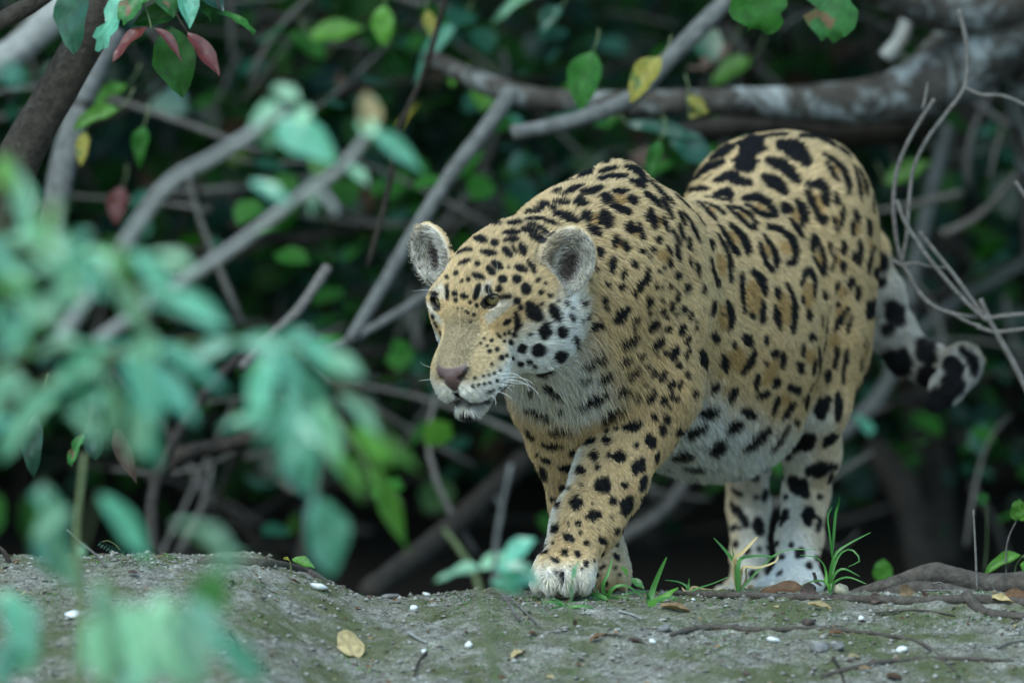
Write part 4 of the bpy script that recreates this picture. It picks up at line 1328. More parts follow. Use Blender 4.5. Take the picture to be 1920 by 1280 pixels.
def coat(P, NR):
    """colour of the coat at skin points, with tail and crease shade painted in"""
    n = len(P)
    q = P - WO
    s, l, z = q @ BB, q @ LL, P[:, 2]
    H = head_local(P)
    f, hl, u = H.T
    hdist = np.linalg.norm(P - hd(-0.03, 0, -0.04), axis=1)
    hw = sstep(0.175, 0.125, hdist)
    legd = np.stack([seg_dist(P, L)[0] for L in LEGS], 1)
    leg = np.argmin(legd, 1)
    legw = sstep(0.40, 0.30, z) * sstep(0.09, 0.06, legd.min(1))
    nz1 = fbm(P * 22, 3, 3) - 0.5
    nz2 = fbm(P * 95, 3, 9) - 0.5
    # pale underside
    bot = cubic_interp(np.clip(s, _T[0, 0], _T[-1, 0]), _T[:, 0], _T[:, 3])
    belly = sstep(0.105, 0.02, z - bot + nz1 * 0.05) * sstep(-0.05, 0.15, s) * sstep(0.68, 0.56, s) * sstep(0.155, 0.135, np.abs(l))
    throat = sstep(-0.02, -0.10, s) * sstep(0.50, 0.40, z + 0.10 * nz1) * sstep(0.075, 0.02, l) * sstep(0.07, 0.10, legd.min(1))
    hind = sstep(0.34, 0.22, z) * (s > 0.35) * (leg >= 2) * (0.40 + 0.60 * sstep(0.6, -0.1, (NR @ LL) * np.where(leg == 2, 1, -1)))
    inner = sstep(0.3, 0.8, -(NR @ LL) * np.where(leg == 0, 1, -1)) * legw * (leg == 0) * 0.75
    toes = sstep(0.062, 0.030, z) * (leg == 0) * (legd.min(1) < 0.09)
    pale = np.maximum.reduce([belly, throat * 0.85, np.minimum(hind, 1) * legw * 0.72, inner, toes * 0.8])
    # tail is pale beyond its root
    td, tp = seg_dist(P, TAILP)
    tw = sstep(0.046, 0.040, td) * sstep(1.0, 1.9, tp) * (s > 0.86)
    pale = np.maximum(pale, tw * 0.85)
    # head: cheeks, lips, chin and the patch under each eye
    cheek = sstep(-0.022, -0.075, u + nz1 * 0.03 + 0.25 * np.maximum(f, 0)) * sstep(0.10, 0.02, f) * sstep(0.030, 0.05, np.abs(hl))
    lips = sstep(-0.046, -0.066, u + 0.10 * np.maximum(0.09 - f, 0)) * sstep(0.02, 0.05, f)
    under = np.zeros(n); over = np.zeros(n)
    for sd in (1, -1):
        A = EYE_AX[sd]
        e = P - EYE[sd]
        ea, eb = e @ A[1] * sd, e @ A[2]
        under = np.maximum(under, sstep(0.011, 0.005, np.abs(eb + 0.0185 - ea * 0.25)) * sstep(0.030, 0.015, np.abs(ea - 0.002)))
        over = np.maximum(over, sstep(0.009, 0.004, np.abs(eb - 0.019)) * sstep(0.02, 0.010, np.abs(ea + 0.006)))
    hp = np.maximum.reduce([cheek, lips, under * 0.6, over * 0.5, sstep(-0.10, -0.115, u)])
    pale = pale * (1 - hw) + hp * hw
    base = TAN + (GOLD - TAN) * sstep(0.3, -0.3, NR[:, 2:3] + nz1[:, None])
    col = base * (1 - pale[:, None]) + PALE * pale[:, None]
    col = col * (1 - 0.35 * tw)[:, None]  # tail darkened: its shade is painted into the coat colour
    # rosette middles
    md = stroke_field(P, MIDS, 0.006)
    mw = sstep(0.004, -0.004, md + nz2 * 0.006) * (1 - pale)
    col = col + (TAWNY - col) * (0.92 * mw)[:, None]
    # bridge of the nose is a dull grey brown
    br = sstep(0.038, 0.028, np.abs(hl)) * sstep(0.012, 0.04, f) * sstep(-0.062, -0.045, u) * hw
    col = col + (np.array((0.26, 0.21, 0.13)) - col) * (br * 0.9)[:, None]
    mz = sstep(0.03, 0.06, f) * sstep(-0.075, -0.055, u) * sstep(0.022, 0.034, np.abs(hl)) * hw
    col = col + (np.array((0.40, 0.33, 0.21)) - col) * (mz * 0.5)[:, None]
    # grey inside the ears and buff rims
    earin = np.zeros(n)
    for sd, (cc, A, rad) in EARS.items():
        e = P - cc
        ra = np.sqrt((e @ A[1] / rad[0]) ** 2 + (e @ A[2] / rad[1]) ** 2)
        near = (np.abs(e @ A[0]) < 0.035) & (ra < 1.15)
        ins = near & (NR @ A[0] > 0.15)
        w = ins * sstep(1.02, 0.85, ra)
        earin = np.maximum(earin, w)
        col = col + (np.array((0.52, 0.50, 0.46)) - col) * (w * 0.9)[:, None]
        deep = ins * sstep(0.72, 0.25, np.sqrt((e @ A[1] / rad[0] - 0.12) ** 2 * 2.2 + (e @ A[2] / rad[1] + 0.05) ** 2))
        col = col + (np.array((0.055, 0.04, 0.04)) - col) * (deep * 0.95)[:, None]
        rim = near * sstep(0.35, 0.8, -(e @ np.array((1.0, 0, -0.5))) / rad[0]) * (1 if sd == 1 else 0)
        col = col + (np.array((0.34, 0.27, 0.17)) - col) * (rim * 0.8)[:, None]
        back = near & (NR @ A[0] < -0.1)
        col = col + (BLACK - col) * (back * sstep(0.6, 0.9, ra) * 0.9)[:, None]
    # dark spots, and the painted shade of the flank fold and toe gap
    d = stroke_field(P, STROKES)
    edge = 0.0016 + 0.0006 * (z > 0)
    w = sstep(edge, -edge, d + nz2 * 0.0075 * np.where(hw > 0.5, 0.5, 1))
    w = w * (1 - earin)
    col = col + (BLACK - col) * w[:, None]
    # lips and eye rims
    for sd in (1, -1):
        m1 = np.array([hd(0.122, 0.002 * sd, -0.089), hd(0.098, 0.034 * sd, -0.102), hd(0.040, 0.056 * sd, -0.112)])
        dd, pp = seg_dist(P, m1)
        w = sstep(0.0090, 0.0060, dd - 0.006 * sstep(1.0, 1.8, pp))
        col = col + (np.array((0.012, 0.011, 0.012)) - col) * w[:, None]
        A = EYE_AX[sd]
        e = P - EYE[sd]
        ea, eb, ex = e @ A[1] * sd, e @ A[2], e @ A[0]
        rr = np.sqrt((ea / 0.0158) ** 2 + (eb / 0.0110) ** 2)
        w = sstep(1.12, 0.95, rr) * (ex > 0.0)
        a, b = EYE[sd] + A[0] * 0.018 - A[1] * 0.012 * sd - A[2] * 0.003, EYE[sd] + A[0] * 0.0185 - A[1] * 0.022 * sd - A[2] * 0.020
        dd, _ = seg_dist(P, np.array([a, b]))
        w = np.maximum(w, sstep(0.0070, 0.0035, dd))
        col = col + (np.array((0.014, 0.012, 0.013)) - col) * w[:, None]
    gd = stroke_field(P, GREYS, 0.008)
    w = sstep(0.006, -0.003, gd + nz2 * 0.006)
    col = col + (np.array((0.10, 0.095, 0.09)) - col) * (w * 0.8)[:, None]
    # darker chin front
    w = sstep(0.09, 0.11, f) * sstep(-0.093, -0.100, u) * sstep(-0.13, -0.110, u) * hw
    col = col + (np.array((0.11, 0.105, 0.10)) - col) * (w * 0.75)[:, None]
    return col, pale, hw, earin

def nose_mask(P):
    f, hl, u = head_local(P).T
    top = -0.028
    wide = 0.0265 - 0.021 * sstep(-0.036, -0.066, u)
    return sstep(0.0025, -0.0015, np.abs(hl) - wide) * sstep(0.088, 0.094, f + 0.35 * (u + 0.040)) * sstep(-0.071, -0.067, u) * sstep(-0.0275, -0.0315, u + 0.0)

_t0 = time.time()
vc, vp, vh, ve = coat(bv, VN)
nm = nose_mask(bv)
vc = vc + (np.array((0.105, 0.060, 0.058)) - vc) * nm[:, None]
for sd in (1, -1):
    dd = np.linalg.norm((bv - hd(0.1130, 0.0200 * sd, -0.0480)) , axis=1)
    vc *= (1 - 0.9 * sstep(0.008, 0.004, dd))[:, None]
for q_ in NOSTR:
    vc *= (1 - 0.92 * sstep(0.0058, 0.0030, np.linalg.norm(bv - q_, axis=1)))[:, None]
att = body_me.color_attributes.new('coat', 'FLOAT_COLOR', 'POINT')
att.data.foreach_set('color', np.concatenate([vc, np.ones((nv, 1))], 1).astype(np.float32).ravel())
att2 = body_me.attributes.new('bare', 'FLOAT', 'POINT')
att2.data.foreach_set('value', nm.astype(np.float32))

mat_skin, nt, b = new_mat('jaguar_skin')
a1 = N(nt, 'ShaderNodeAttribute', attribute_name='coat')
a2 = N(nt, 'ShaderNodeAttribute', attribute_name='bare')
nt.links.new(a1.outputs['Color'], b.inputs['Base Color'])
mr = N(nt, 'ShaderNodeMapRange')
mr.inputs['To Min'].default_value = 0.85
mr.inputs['To Max'].default_value = 0.42
nt.links.new(a2.outputs['Fac'], mr.inputs['Value'])
nt.links.new(mr.outputs[0], b.inputs['Roughness'])
nz = N(nt, 'ShaderNodeTexNoise', Scale=900.0, Detail=2.0)
bp = N(nt, 'ShaderNodeBump', Strength=0.25, Distance=0.001)
nt.links.new(nz.outputs[0], bp.inputs['Height'])
nt.links.new(bp.outputs[0], b.inputs['Normal'])

jaguar = empty('jaguar', (0.20, 0.2, 0.0))
tag(jaguar, 'spotted jaguar walking off the dark forest edge onto the bank, head lowered', 'jaguar')
body_ob = link_mesh('body', body_me, mat_skin, jaguar)

# ------------------------------------------------------------------ fur
NF = 560000
rngf = np.random.default_rng(11)
tcen = bv[TRI].mean(1)
fdist = np.linalg.norm(tcen - hd(0.0, 0, -0.03), axis=1)
tview = np.array(CAMP) - tcen
tview /= np.linalg.norm(tview, axis=1)[:, None]
facing = (VN[TRI[:, 0]] * tview).sum(1)
wgt = np.where(fdist < 0.15, 2.6, 1.0) * np.where(facing < -0.25, 0.35, 1.0)
FP, FN = sample_skin(NF, rngf, wgt)
keep = (nose_mask(FP) < 0.3)
for sd in (1, -1):
    A = EYE_AX[sd]
    e = FP - EYE[sd]
    rr = np.sqrt((e @ A[1] / 0.0160) ** 2 + ((e @ A[2]) / 0.0112) ** 2)
    keep &= ~((rr < 1.0) & (e @ A[0] > 0))
    m1 = np.array([hd(0.122, 0.002 * sd, -0.089), hd(0.098, 0.034 * sd, -0.102), hd(0.040, 0.056 * sd, -0.112)])
    keep &= seg_dist(FP, m1)[0] > 0.0068
FP, FN = FP[keep], FN[keep]
nf = len(FP)
q = FP - WO
s, l, z = q @ BB, q @ LL, FP[:, 2]
H = head_local(FP)
f, hl, u = H.T
hdist = np.linalg.norm(FP - hd(-0.03, 0, -0.04), axis=1)
hw = sstep(0.19, 0.13, hdist)
legd = np.stack([seg_dist(FP, L)[0] for L in LEGS], 1)
legw = sstep(0.45, 0.28, z) * sstep(0.095, 0.06, legd.min(1))
td, tp = seg_dist(FP, TAILP)
tw = ((td < 0.055) & (s > 0.86)) * sstep(0.3, 1.0, tp)
flow = BB * 1.0 - ZZ * (0.25 + 0.75 * sstep(0.10, 0.9, np.abs(FN @ LL)))[:, None]
flow = flow * (1 - legw[:, None]) + (-ZZ + 0.25 * BB) * legw[:, None]
# head: away from the nose
away = FP - hd(0.115, 0, -0.035)
away /= np.maximum(np.linalg.norm(away, axis=1), 1e-6)[:, None]
away = away + HL * (np.sign(hl) * 0.35 * sstep(-0.03, 0.0, -u))[:, None] - HU * (0.35 * sstep(-0.02, -0.08, u))[:, None]
flow = flow * (1 - hw[:, None]) + away * hw[:, None]
tdir = TAILP[np.minimum(np.floor(tp).astype(int) + 1, len(TAILP) - 1)] - TAILP[np.minimum(np.floor(tp).astype(int), len(TAILP) - 2)]
tdir /= np.maximum(np.linalg.norm(tdir, axis=1), 1e-6)[:, None]
flow = flow * (1 - tw[:, None]) + tdir * tw[:, None]
# slow swirl
sw = np.stack([fbm(FP * 16, 2, 31), fbm(FP * 16, 2, 37), fbm(FP * 16, 2, 41)], 1) - 0.5
flow = flow + sw * 0.7
flow -= FN * (flow * FN).sum(1)[:, None]
flow /= np.maximum(np.linalg.norm(flow, axis=1), 1e-6)[:, None]
bot = cubic_interp(np.clip(s, _T[0, 0], _T[-1, 0]), _T[:, 0], _T[:, 3])
bellyw = sstep(0.12, 0.03, z - bot) * sstep(-0.12, 0.15, s) * sstep(0.85, 0.7, s) * (1 - legw)
thr = sstep(0.0, -0.10, s) * sstep(0.48, 0.38, z) * (1 - hw) * sstep(0.13, 0.06, l)
ln = 0.0145 + 0.014 * np.maximum(bellyw, thr)
ln = ln * (1 - legw) + (0.0095 - 0.0045 * sstep(0.11, 0.05, z)) * legw
facel = 0.0085 + 0.0075 * sstep(-0.02, -0.07, u) * sstep(0.03, -0.03, f) + 0.004 * sstep(-0.05, -0.10, f)
facel = facel - 0.004 * sstep(0.0, 0.03, f)
ln = ln * (1 - hw) + facel * hw
ln = np.where(tw > 0.5, 0.016, ln)
lift = 0.34 + 0.28 * np.maximum(bellyw, thr)
lift = np.where(hw > 0.5, 0.38, lift)
for sd, (cc, A, rad) in EARS.items():
    e = FP - cc
    ra = np.sqrt((e @ A[1] / rad[0]) ** 2 + (e @ A[2] / rad[1]) ** 2)
    near = (np.abs(e @ A[0]) < 0.035) & (ra < 1.2)
    ins = near & (FN @ A[0] > 0.15)
    ln = np.where(ins & (ra < 0.9), 0.013, np.where(near, 0.006, ln))
    lift = np.where(ins & (ra < 0.9), 0.7, np.where(near, 0.2, lift))
    tgt = A[2] * 0.5 + A[1] * np.sign(e @ A[1])[:, None] * -0.6 + A[0] * 0.4
    tgt = tgt - FN * (tgt * FN).sum(1)[:, None]
    flow = np.where((ins & (ra < 0.95))[:, None], tgt, flow)
ln = ln * rngf.uniform(0.65, 1.2, nf)
lift = lift * rngf.uniform(0.6, 1.5, nf)
flow = flow + rngf.normal(0, 0.16, (nf, 3))
flow -= FN * (flow * FN).sum(1)[:, None]
flow /= np.maximum(np.linalg.norm(flow, axis=1), 1e-6)[:, None]
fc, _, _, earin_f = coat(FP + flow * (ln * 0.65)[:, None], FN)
clump = fbm(FP * 230, 2, 55) - 0.5
fc = fc * (rngf.uniform(0.72, 1.22, nf) * (1 + 0.7 * clump))[:, None]
fc = np.where((earin_f > 0.3)[:, None], fc * rngf.uniform(0.45, 1.5, nf)[:, None], fc)
fc[:, 2] *= rngf.uniform(0.85, 1.15, nf)
d0 = flow * np.cos(lift * 1.7)[:, None] + FN * np.sin(lift * 1.7)[:, None]
d1 = flow * np.cos(lift)[:, None] + FN * np.sin(lift)[:, None]
d2 = flow * np.cos(lift * 0.35)[:, None] + FN * np.sin(lift * 0.35)[:, None]
P0 = FP - FN * 0.001
P1 = P0 + d0 * (ln * 0.35)[:, None]
P2 = P1 + d1 * (ln * 0.35)[:, None]
P3 = P2 + d2 * (ln * 0.35)[:, None] - ZZ * (ln * 0.04)[:, None]
pts = np.stack([P0, P1, P2, P3], 1).astype(np.float32)
fur_d = bpy.data.hair_curves.new('fur')
fur_d.add_curves([4] * nf)
fur_d.points.foreach_set('position', pts.ravel())
ra_ = fur_d.attributes.get('radius') or fur_d.attributes.new('radius', 'FLOAT', 'POINT')
rad = np.stack([np.full(nf, 0.00042), np.full(nf, 0.00040), np.full(nf, 0.00030), np.full(nf, 0.00010)], 1)
rad *= np.where(hw > 0.5, 0.75, 1.0)[:, None]
ra_.data.foreach_set('value', rad.astype(np.float32).ravel())
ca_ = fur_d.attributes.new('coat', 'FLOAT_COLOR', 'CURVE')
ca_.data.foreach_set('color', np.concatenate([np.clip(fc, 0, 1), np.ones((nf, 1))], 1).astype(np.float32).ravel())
mat_fur = bpy.data.materials.new('jaguar_fur')
mat_fur.use_nodes = True
nt = mat_fur.node_tree
nt.nodes.clear()
a1 = N(nt, 'ShaderNodeAttribute', attribute_name='coat')
hb = N(nt, 'ShaderNodeBsdfPrincipled')
hb.inputs['Roughness'].default_value = 0.55
hb.inputs['Specular IOR Level'].default_value = 0.22
nt.links.new(a1.outputs['Color'], hb.inputs['Base Color'])
om = N(nt, 'ShaderNodeOutputMaterial')
nt.links.new(hb.outputs[0], om.inputs['Surface'])
fur_d.materials.append(mat_fur)
fur = bpy.data.objects.new('fur', fur_d)
COL.objects.link(fur)
fur.parent = jaguar
fur.matrix_parent_inverse = Matrix.Translation(-Vector(jaguar.location))
fur['kind'] = 'stuff'
print('coat and fur', nf, round(time.time() - _t0, 1), 's')

# ------------------------------------------------------------------ eyes
m_pupil = simple('pupil_black', (0.004, 0.004, 0.004), 0.15, 0.5, 1.0)
m_iris, nt, b = new_mat('amber_iris')
tc = N(nt, 'ShaderNodeTexCoord')
wv = N(nt, 'ShaderNodeTexNoise', Scale=320.0, Detail=3.0)
nt.links.new(tc.outputs['Object'], wv.inputs['Vector'])
rp = ramp(nt, [(0.3, (0.10, 0.075, 0.028)), (0.7, (0.27, 0.215, 0.095))], wv.outputs[0])
nt.links.new(rp.outputs[0], b.inputs['Base Color'])
b.inputs['Roughness'].default_value = 0.25
b.inputs['Coat Weight'].default_value = 1.0
b.inputs['Coat Roughness'].default_value = 0.03
m_scl = simple('eye_white', (0.03, 0.02, 0.018), 0.2, 0.5, 1.0)
for sd in (1, -1):
    A = EYE_AX[sd]
    gaze = A[0] * 0.35 + np.array((-0.22, -0.80, -0.03)); gaze /= np.linalg.norm(gaze)
    t1 = np.cross(gaze, ZZ); t1 /= np.linalg.norm(t1); t2 = np.cross(t1, gaze)
    def ball(name, a0, a1, rad, mat, parent, nr=10, ns=32):
        vs, fs = [], []
        for i in range(nr + 1):
            a = a0 + (a1 - a0) * i / nr
            for j in range(ns):
                ph = 2 * math.pi * j / ns
                vs.append(EYE[sd] + (gaze * math.cos(a) + (t1 * math.cos(ph) + t2 * math.sin(ph)) * math.sin(a)) * rad)
        for i in range(nr):
            for j in range(ns):
                k = (j + 1) % ns
                fs.append((i * ns + j, i * ns + k, (i + 1) * ns + k, (i + 1) * ns + j))
        return link_mesh(name, mesh_np(name, np.array(vs), fs), mat, parent)
    eb = ball('eye', 0.73, math.pi - 0.01, EYE_R, m_scl, jaguar, 16)
    eb['label'] = 'amber eye with a small round pupil'
    for nm_, a0, a1, mt in (('iris', 0.21, 0.74, m_iris), ('pupil', 0.001, 0.215, m_pupil)):
        ball(nm_, a0, a1, EYE_R * 1.002, mt, eb)

# ------------------------------------------------------------------ whiskers
m_wh = simple('whisker_white', (0.75, 0.75, 0.72), 0.4)
WH = ['575,985 640,965 710,985 760,1015 800,1065', '560,960 640,950 720,965 760,990', '560,1000 610,1000 645,1032', '545,1025 600,1042 642,1072', '590,975 660,985 715,990 735,1030',
      '570,940 640,930 700,960 745,1000', '520,1045 548,1068 552,1110', '600,960 660,975 700,972', '540,985 610,992 665,1000', '190,900 160,885 138,868', '185,970 155,968 132,972',
      '240,462 190,425 145,350', '245,445 200,405 162,352', '240,475 190,450 150,400', '225,480 160,476 100,482', '825,888 845,905 860,920', '828,885 850,895 872,918',
      '555,380 560,345 553,310', '520,500 512,470 524,440']
for w in WH:
    q_ = [tuple(map(float, a.split(','))) for a in w.split()]
    root = on_skin(740 + q_[0][0] / 2.91, 380 + q_[0][1] / 2.91)
    path = [root]
    for k, (x, y) in enumerate(q_[1:]):
        path.append(at(740 + x / 2.91, 380 + y / 2.91, root[1] - 0.012 - 0.010 * (k + 1)))
    path = smooth_path(path, 10)
    vs, fs = tube(path, np.linspace(0.00048, 0.00012, 10), 4)
    link_mesh('whisker', mesh_np('whisker', vs, fs), m_wh, jaguar)
# ================================================================== things on and in front of the bank
# dark slanting trunk at the upper left with its spray of leaves
sl = empty('slanting_trunk', at(40, 1060, 0.5))
tag(sl, 'dark brown slanting trunk beside the red-leaved spray', 'tree')
stick('trunk', px_path([(-160, 1075), (-90, 700), (-15, 430), (40, 290), (110, 165), (178, 45), (235, -60), (300, -190), (380, -380), (470, -640)], 0.45, 0.3), [52 * mpp(.4), 46 * mpp(.4), 40 * mpp(.4), 36 * mpp(.4), 33 * mpp(.4), 30 * mpp(.4)], BK['brown'], sl, 18, 60, 0.05, 12)
stick('limb', px_path([(100, -25), (55, 10), (20, 30), (-40, 60)], 0.30, 0.3), [20 * mpp(.3), 18 * mpp(.3), 16 * mpp(.3)], BK['brown'], sl, 12, 16, 0.05, 13)

sp = empty('leaf_spray', at(300, -40, 0.2))
tag(sp, 'hanging spray of dark leaves with three dark red young leaves', 'branch')
def T(x, y, d=0.2):
    return at(x, y, d)
stick('stem', [T(310, -215, .30), T(300, -90, .24), T(310, -20, .21), T(330, 25, .2), T(352, 62, .19)], [0.0034, 0.0016], BK['brown'], sp, 6, 16)
stick('stem', [T(262, -130, .30), T(245, -90, .22), T(262, -20, .2), T(278, 30, .19), T(284, 55, .18)], [0.003, 0.0012], BK['stem'], sp, 6, 16)
stick('stem', [T(250, -100, .32), T(180, -90, .25), T(160, -40, .2), T(140, -5, .18)], [0.003, 0.0014], BK['brown'], sp, 6, 12)
stick('stem', [T(345, -300, .30), T(400, -90, .25), T(405, -30, .2), T(410, 20, .18)], [0.003, 0.0014], BK['brown'], sp, 6, 12)
for x0, y0, x1, y1, w, mt, shp, nrm, dz in (
        (148, -30, 126, 97, 78, 'dark', 'oval', (-0.45, -0.8, 0.4), 0), (255, -25, 168, 84, 62, 'teal', 'torn', (-0.3, -0.7, 0.65), 0.01), (285, -15, 222, 42, 58, 'chewed', 'torn', (0, -0.6, 0.8), -0.01),
        (335, 20, 250, 45, 44, 'green', 'oval', (0, -0.9, 0.3), 0.02), (278, 50, 204, 104, 36, 'red', 'oval', (-0.3, -0.6, 0.75), -0.02), (290, 54, 346, 108, 26, 'red', 'lance', (0.2, -0.6, 0.8), -0.025),
        (352, 62, 414, 140, 36, 'red', 'oval', (0.25, -0.8, 0.5), -0.02), (318, 50, 346, 178, 84, 'green', 'oval', (0.1, -0.9, 0.4), 0.015), (300, -40, 328, 28, 46, 'chewed', 'oval', (0, -0.7, 0.6), 0),
        (345, -45, 358, 52, 44, 'teal', 'oval', (0.2, -0.7, 0.6), 0), (372, -30, 420, 20, 46, 'dark', 'oval', (0.2, -0.7, 0.6), 0), (408, 22, 486, 54, 30, 'green', 'torn', (0.3, -0.5, 0.8), 0), (365, 0, 400, 34, 30, 'green', 'lance', (0.3, -0.5, 0.8), 0.01)):
    leaf(T(x0, y0, .2 + dz), T(x1, y1, .185 + dz), w * mpp(.2), mt, sp, shp, nrm)

# curled bare twigs at the right
tw = empty('bare_twigs', at(1860, 1075, 0.75))
tag(tw, 'thin curled leafless grey twigs above the jaguar\'s tail', 'twig')
def twig(pts, r0, r1, y0=0.72, y1=None):
    stick('twig', px_path(pts, y0, y1), [r0 * mpp(y0), r1 * mpp(y0)], BK['twig'], tw, 7, max(14, 6 * len(pts)), 0.10, len(pts))
twig([(1752, 186), (1728, 222), (1700, 272), (1682, 320), (1675, 380), (1680, 445), (1691, 492)], 4, 4.5, 0.72, 0.74)
twig([(1798, 18), (1810, 70), (1814, 115), (1808, 165), (1775, 212), (1738, 262), (1712, 320), (1703, 395), (1700, 445), (1690, 492)], 4.5, 4, 0.74)
twig([(1808, 165), (1840, 178), (1880, 180), (1925, 198)], 4, 3.5, 0.74)
twig([(1739, 155), (1736, 178), (1730, 205)], 2.5, 3, 0.72)
twig([(1681, 375), (1698, 418), (1735, 476), (1772, 522), (1815, 570), (1852, 602)], 4, 5, 0.70)
twig([(1724, 435), (1752, 470), (1786, 512), (1818, 556), (1842, 590)], 4, 4.5, 0.70)
twig([(1674, 488), (1698, 505), (1720, 545), (1752, 575), (1795, 590), (1850, 596)], 4.5, 5, 0.72)
twig([(1690, 495), (1720, 494), (1745, 500), (1775, 502)], 3, 3, 0.72)
twig([(1790, 590), (1815, 604), (1840, 612)], 3, 4, 0.7)
twig([(1838, 560), (1858, 605), (1880, 645), (1905, 690), (1945, 770)], 5, 6.5, 0.70)
twig([(1850, 597), (1885, 592), (1930, 588)], 4.5, 4.5, 0.7)
twig([(1830, 612), (1868, 622), (1930, 616)], 4.5, 4.5, 0.7)
twig([(1904, 340), (1925, 372)], 4, 4, 0.7)
twig([(1945, 770), (2010, 900), (2040, 1080)], 6.5, 8, 0.70)
twig([(1930, 600), (1985, 640), (2000, 860)], 4.5, 6, 0.70)

# ------------------------------------------------------------------ roots
def root(pts, radii, label, lift=0.35, name='exposed_root', mat='root', bump=0.26):
    P = []
    for (x, y), r in zip(pts, np.interp(np.linspace(0, 1, len(pts)), np.linspace(0, 1, len(radii)), radii)):
        P.append(on_ground(x, y) + np.array((0, 0, r * mpp(0) * lift)))
    o = empty(name, P[0])
    tag(o, label, 'root')
    stick('bark', P, [r * mpp(0) for r in radii], BK[mat], o, 14, 14 * len(P), bump, len(label))
    return o
def root_free(pts, y0, y1, radii, label, bump=0.24, name='exposed_root'):
    P = px_path(pts, y0, y1)
    o = empty(name, P[0]); tag(o, label, 'root')
    stick('bark', P, [r * mpp(0) for r in radii], BK['root'], o, 24, 14 * len(P), bump, len(label))
root_free([(1585, 1120), (1640, 1104), (1690, 1092), (1735, 1078), (1775, 1078), (1820, 1092), (1880, 1098), (1960, 1092), (2060, 1080)], 0.05, 0.10, [9, 14, 17, 22, 24, 26, 28, 32], 'thick dark root arching along the crest beside the hind paws')
root_free([(1630, 1124), (1690, 1110), (1740, 1106), (1785, 1112), (1840, 1122)], 0.0, 0.03, [8, 15, 16, 15, 12], 'second root half hidden below the thick arching root')
root([(1545, 1124), (1620, 1128), (1700, 1130), (1780, 1131), (1860, 1129), (1940, 1136)], [6, 9, 9, 10, 11], 'thin root lying level below the arching root')
root([(1812, 1120), (1828, 1140), (1850, 1153), (1900, 1158), (1950, 1160)], [10, 10, 8, 7], 'short root bending down the bank from under the thick root')
root([(1255, 1112), (1320, 1117), (1400, 1119), (1480, 1121), (1560, 1124)], [4, 6, 7, 6], 'thin root along the crest beneath the hind legs')
root([(1258, 1192), (1300, 1182), (1350, 1180), (1420, 1184), (1500, 1180), (1580, 1176)], [4, 6, 5, 4, 3], 'thin pale root crossing the bank below the hind paws')
root([(370, 1056), (430, 1056), (500, 1062), (550, 1069), (590, 1080), (618, 1096)], [5, 8, 9, 8, 5], 'grey root along the crest under the tiny bright-leaved seedling')
root([(1540, 1270), (1620, 1250), (1700, 1240), (1800, 1236), (1900, 1240)], [5, 5, 4, 3], 'thin root low on the bank below the white flake')
root([(1480, 1172), (1560, 1182), (1650, 1190), (1730, 1210), (1790, 1262)], [3, 4, 3, 3], 'wiry root running down the bank below the cream stone')

# ------------------------------------------------------------------ grass and seedlings
def blade(parent, base, pts, w, mat='grass', y=None, name='blade', wave=0.0):
    """a curved strip of grass through photo points at about one depth"""
    y = base[1] if y is None else y
    P = smooth_path([at(a, b, y + 0.012 * math.sin(i * 1.3 + w)) for i, (a, b) in enumerate(pts)], 12)
    n = len(P)
    tg = np.gradient(P, axis=0); tg /= np.linalg.norm(tg, axis=1)[:, None]
    side = np.cross(tg, np.array((0.15, -0.8, 0.55)))
    side /= np.maximum(np.linalg.norm(side, axis=1), 1e-6)[:, None]
    nn = np.cross(side, tg)
    t = np.linspace(0, 1, n)
    ww = w * mpp(y) * 0.5 * np.minimum(1, t * 5 + 0.45) * np.clip(1.04 - t, 0, 1) ** 0.55
    V = np.concatenate([P - side * ww[:, None] + nn * ww[:, None] * 0.35, P, P + side * ww[:, None] + nn * ww[:, None] * 0.35])
    F = []
    for i in range(n - 1):
        F += [(i, i + 1, n + i + 1, n + i), (n + i, n + i + 1, 2 * n + i + 1, 2 * n + i)]
    return link_mesh(name, mesh_np(name, V, F), LM[mat], parent)
def tuft(base_px, label, blades, name='grass_tuft', cat='grass'):
    b0 = on_ground(*base_px)
    o = empty(name, b0)
    tag(o, label, cat)
    for bl in blades:
        pts, w = bl[0], bl[1]
        m = bl[2] if len(bl) > 2 else 'grass'
        blade(o, b0, [base_px] + pts, w, m)
    return o
tuft((1216, 1136), 'upright grass sprout near the fore paws with one broad drooping leaf', [([(1224, 1105), (1238, 1070), (1250, 1044)], 13), ([(1232, 1128), (1256, 1112), (1272, 1102)], 18, 'bright'), ([(1240, 1124), (1262, 1120), (1268, 1132)], 8), ([(1210, 1110), (1180, 1112), (1160, 1118)], 8)])
tuft((1138, 1124), 'low grass tuft in front of the fore paws', [([(1130, 1100), (1140, 1075), (1148, 1048)], 9), ([(1120, 1108), (1114, 1088)], 6), ([(1150, 1102), (1175, 1098), (1205, 1118)], 9), ([(1120, 1116), (1095, 1118), (1080, 1132)], 11), ([(1150, 1120), (1170, 1120), (1190, 1126)], 8),
      ([(1118, 1122), (1090, 1128), (1050, 1124)], 9), ([(1135, 1132), (1128, 1140), (1122, 1158)], 7), ([(1160, 1140), (1152, 1148), (1148, 1160)], 6), ([(1110, 1110), (1085, 1100), (1070, 1108)], 6)])
tuft((1058, 1138), 'small feathery sprout under the fore paw', [([(1040, 1130), (1018, 1126)], 9), ([(1050, 1128), (1030, 1120)], 7), ([(1064, 1130), (1080, 1128)], 8), ([(1048, 1138), (1030, 1142)], 8), ([(1070, 1138), (1096, 1136), (1120, 1142)], 9)], 'seedling', 'seedling')
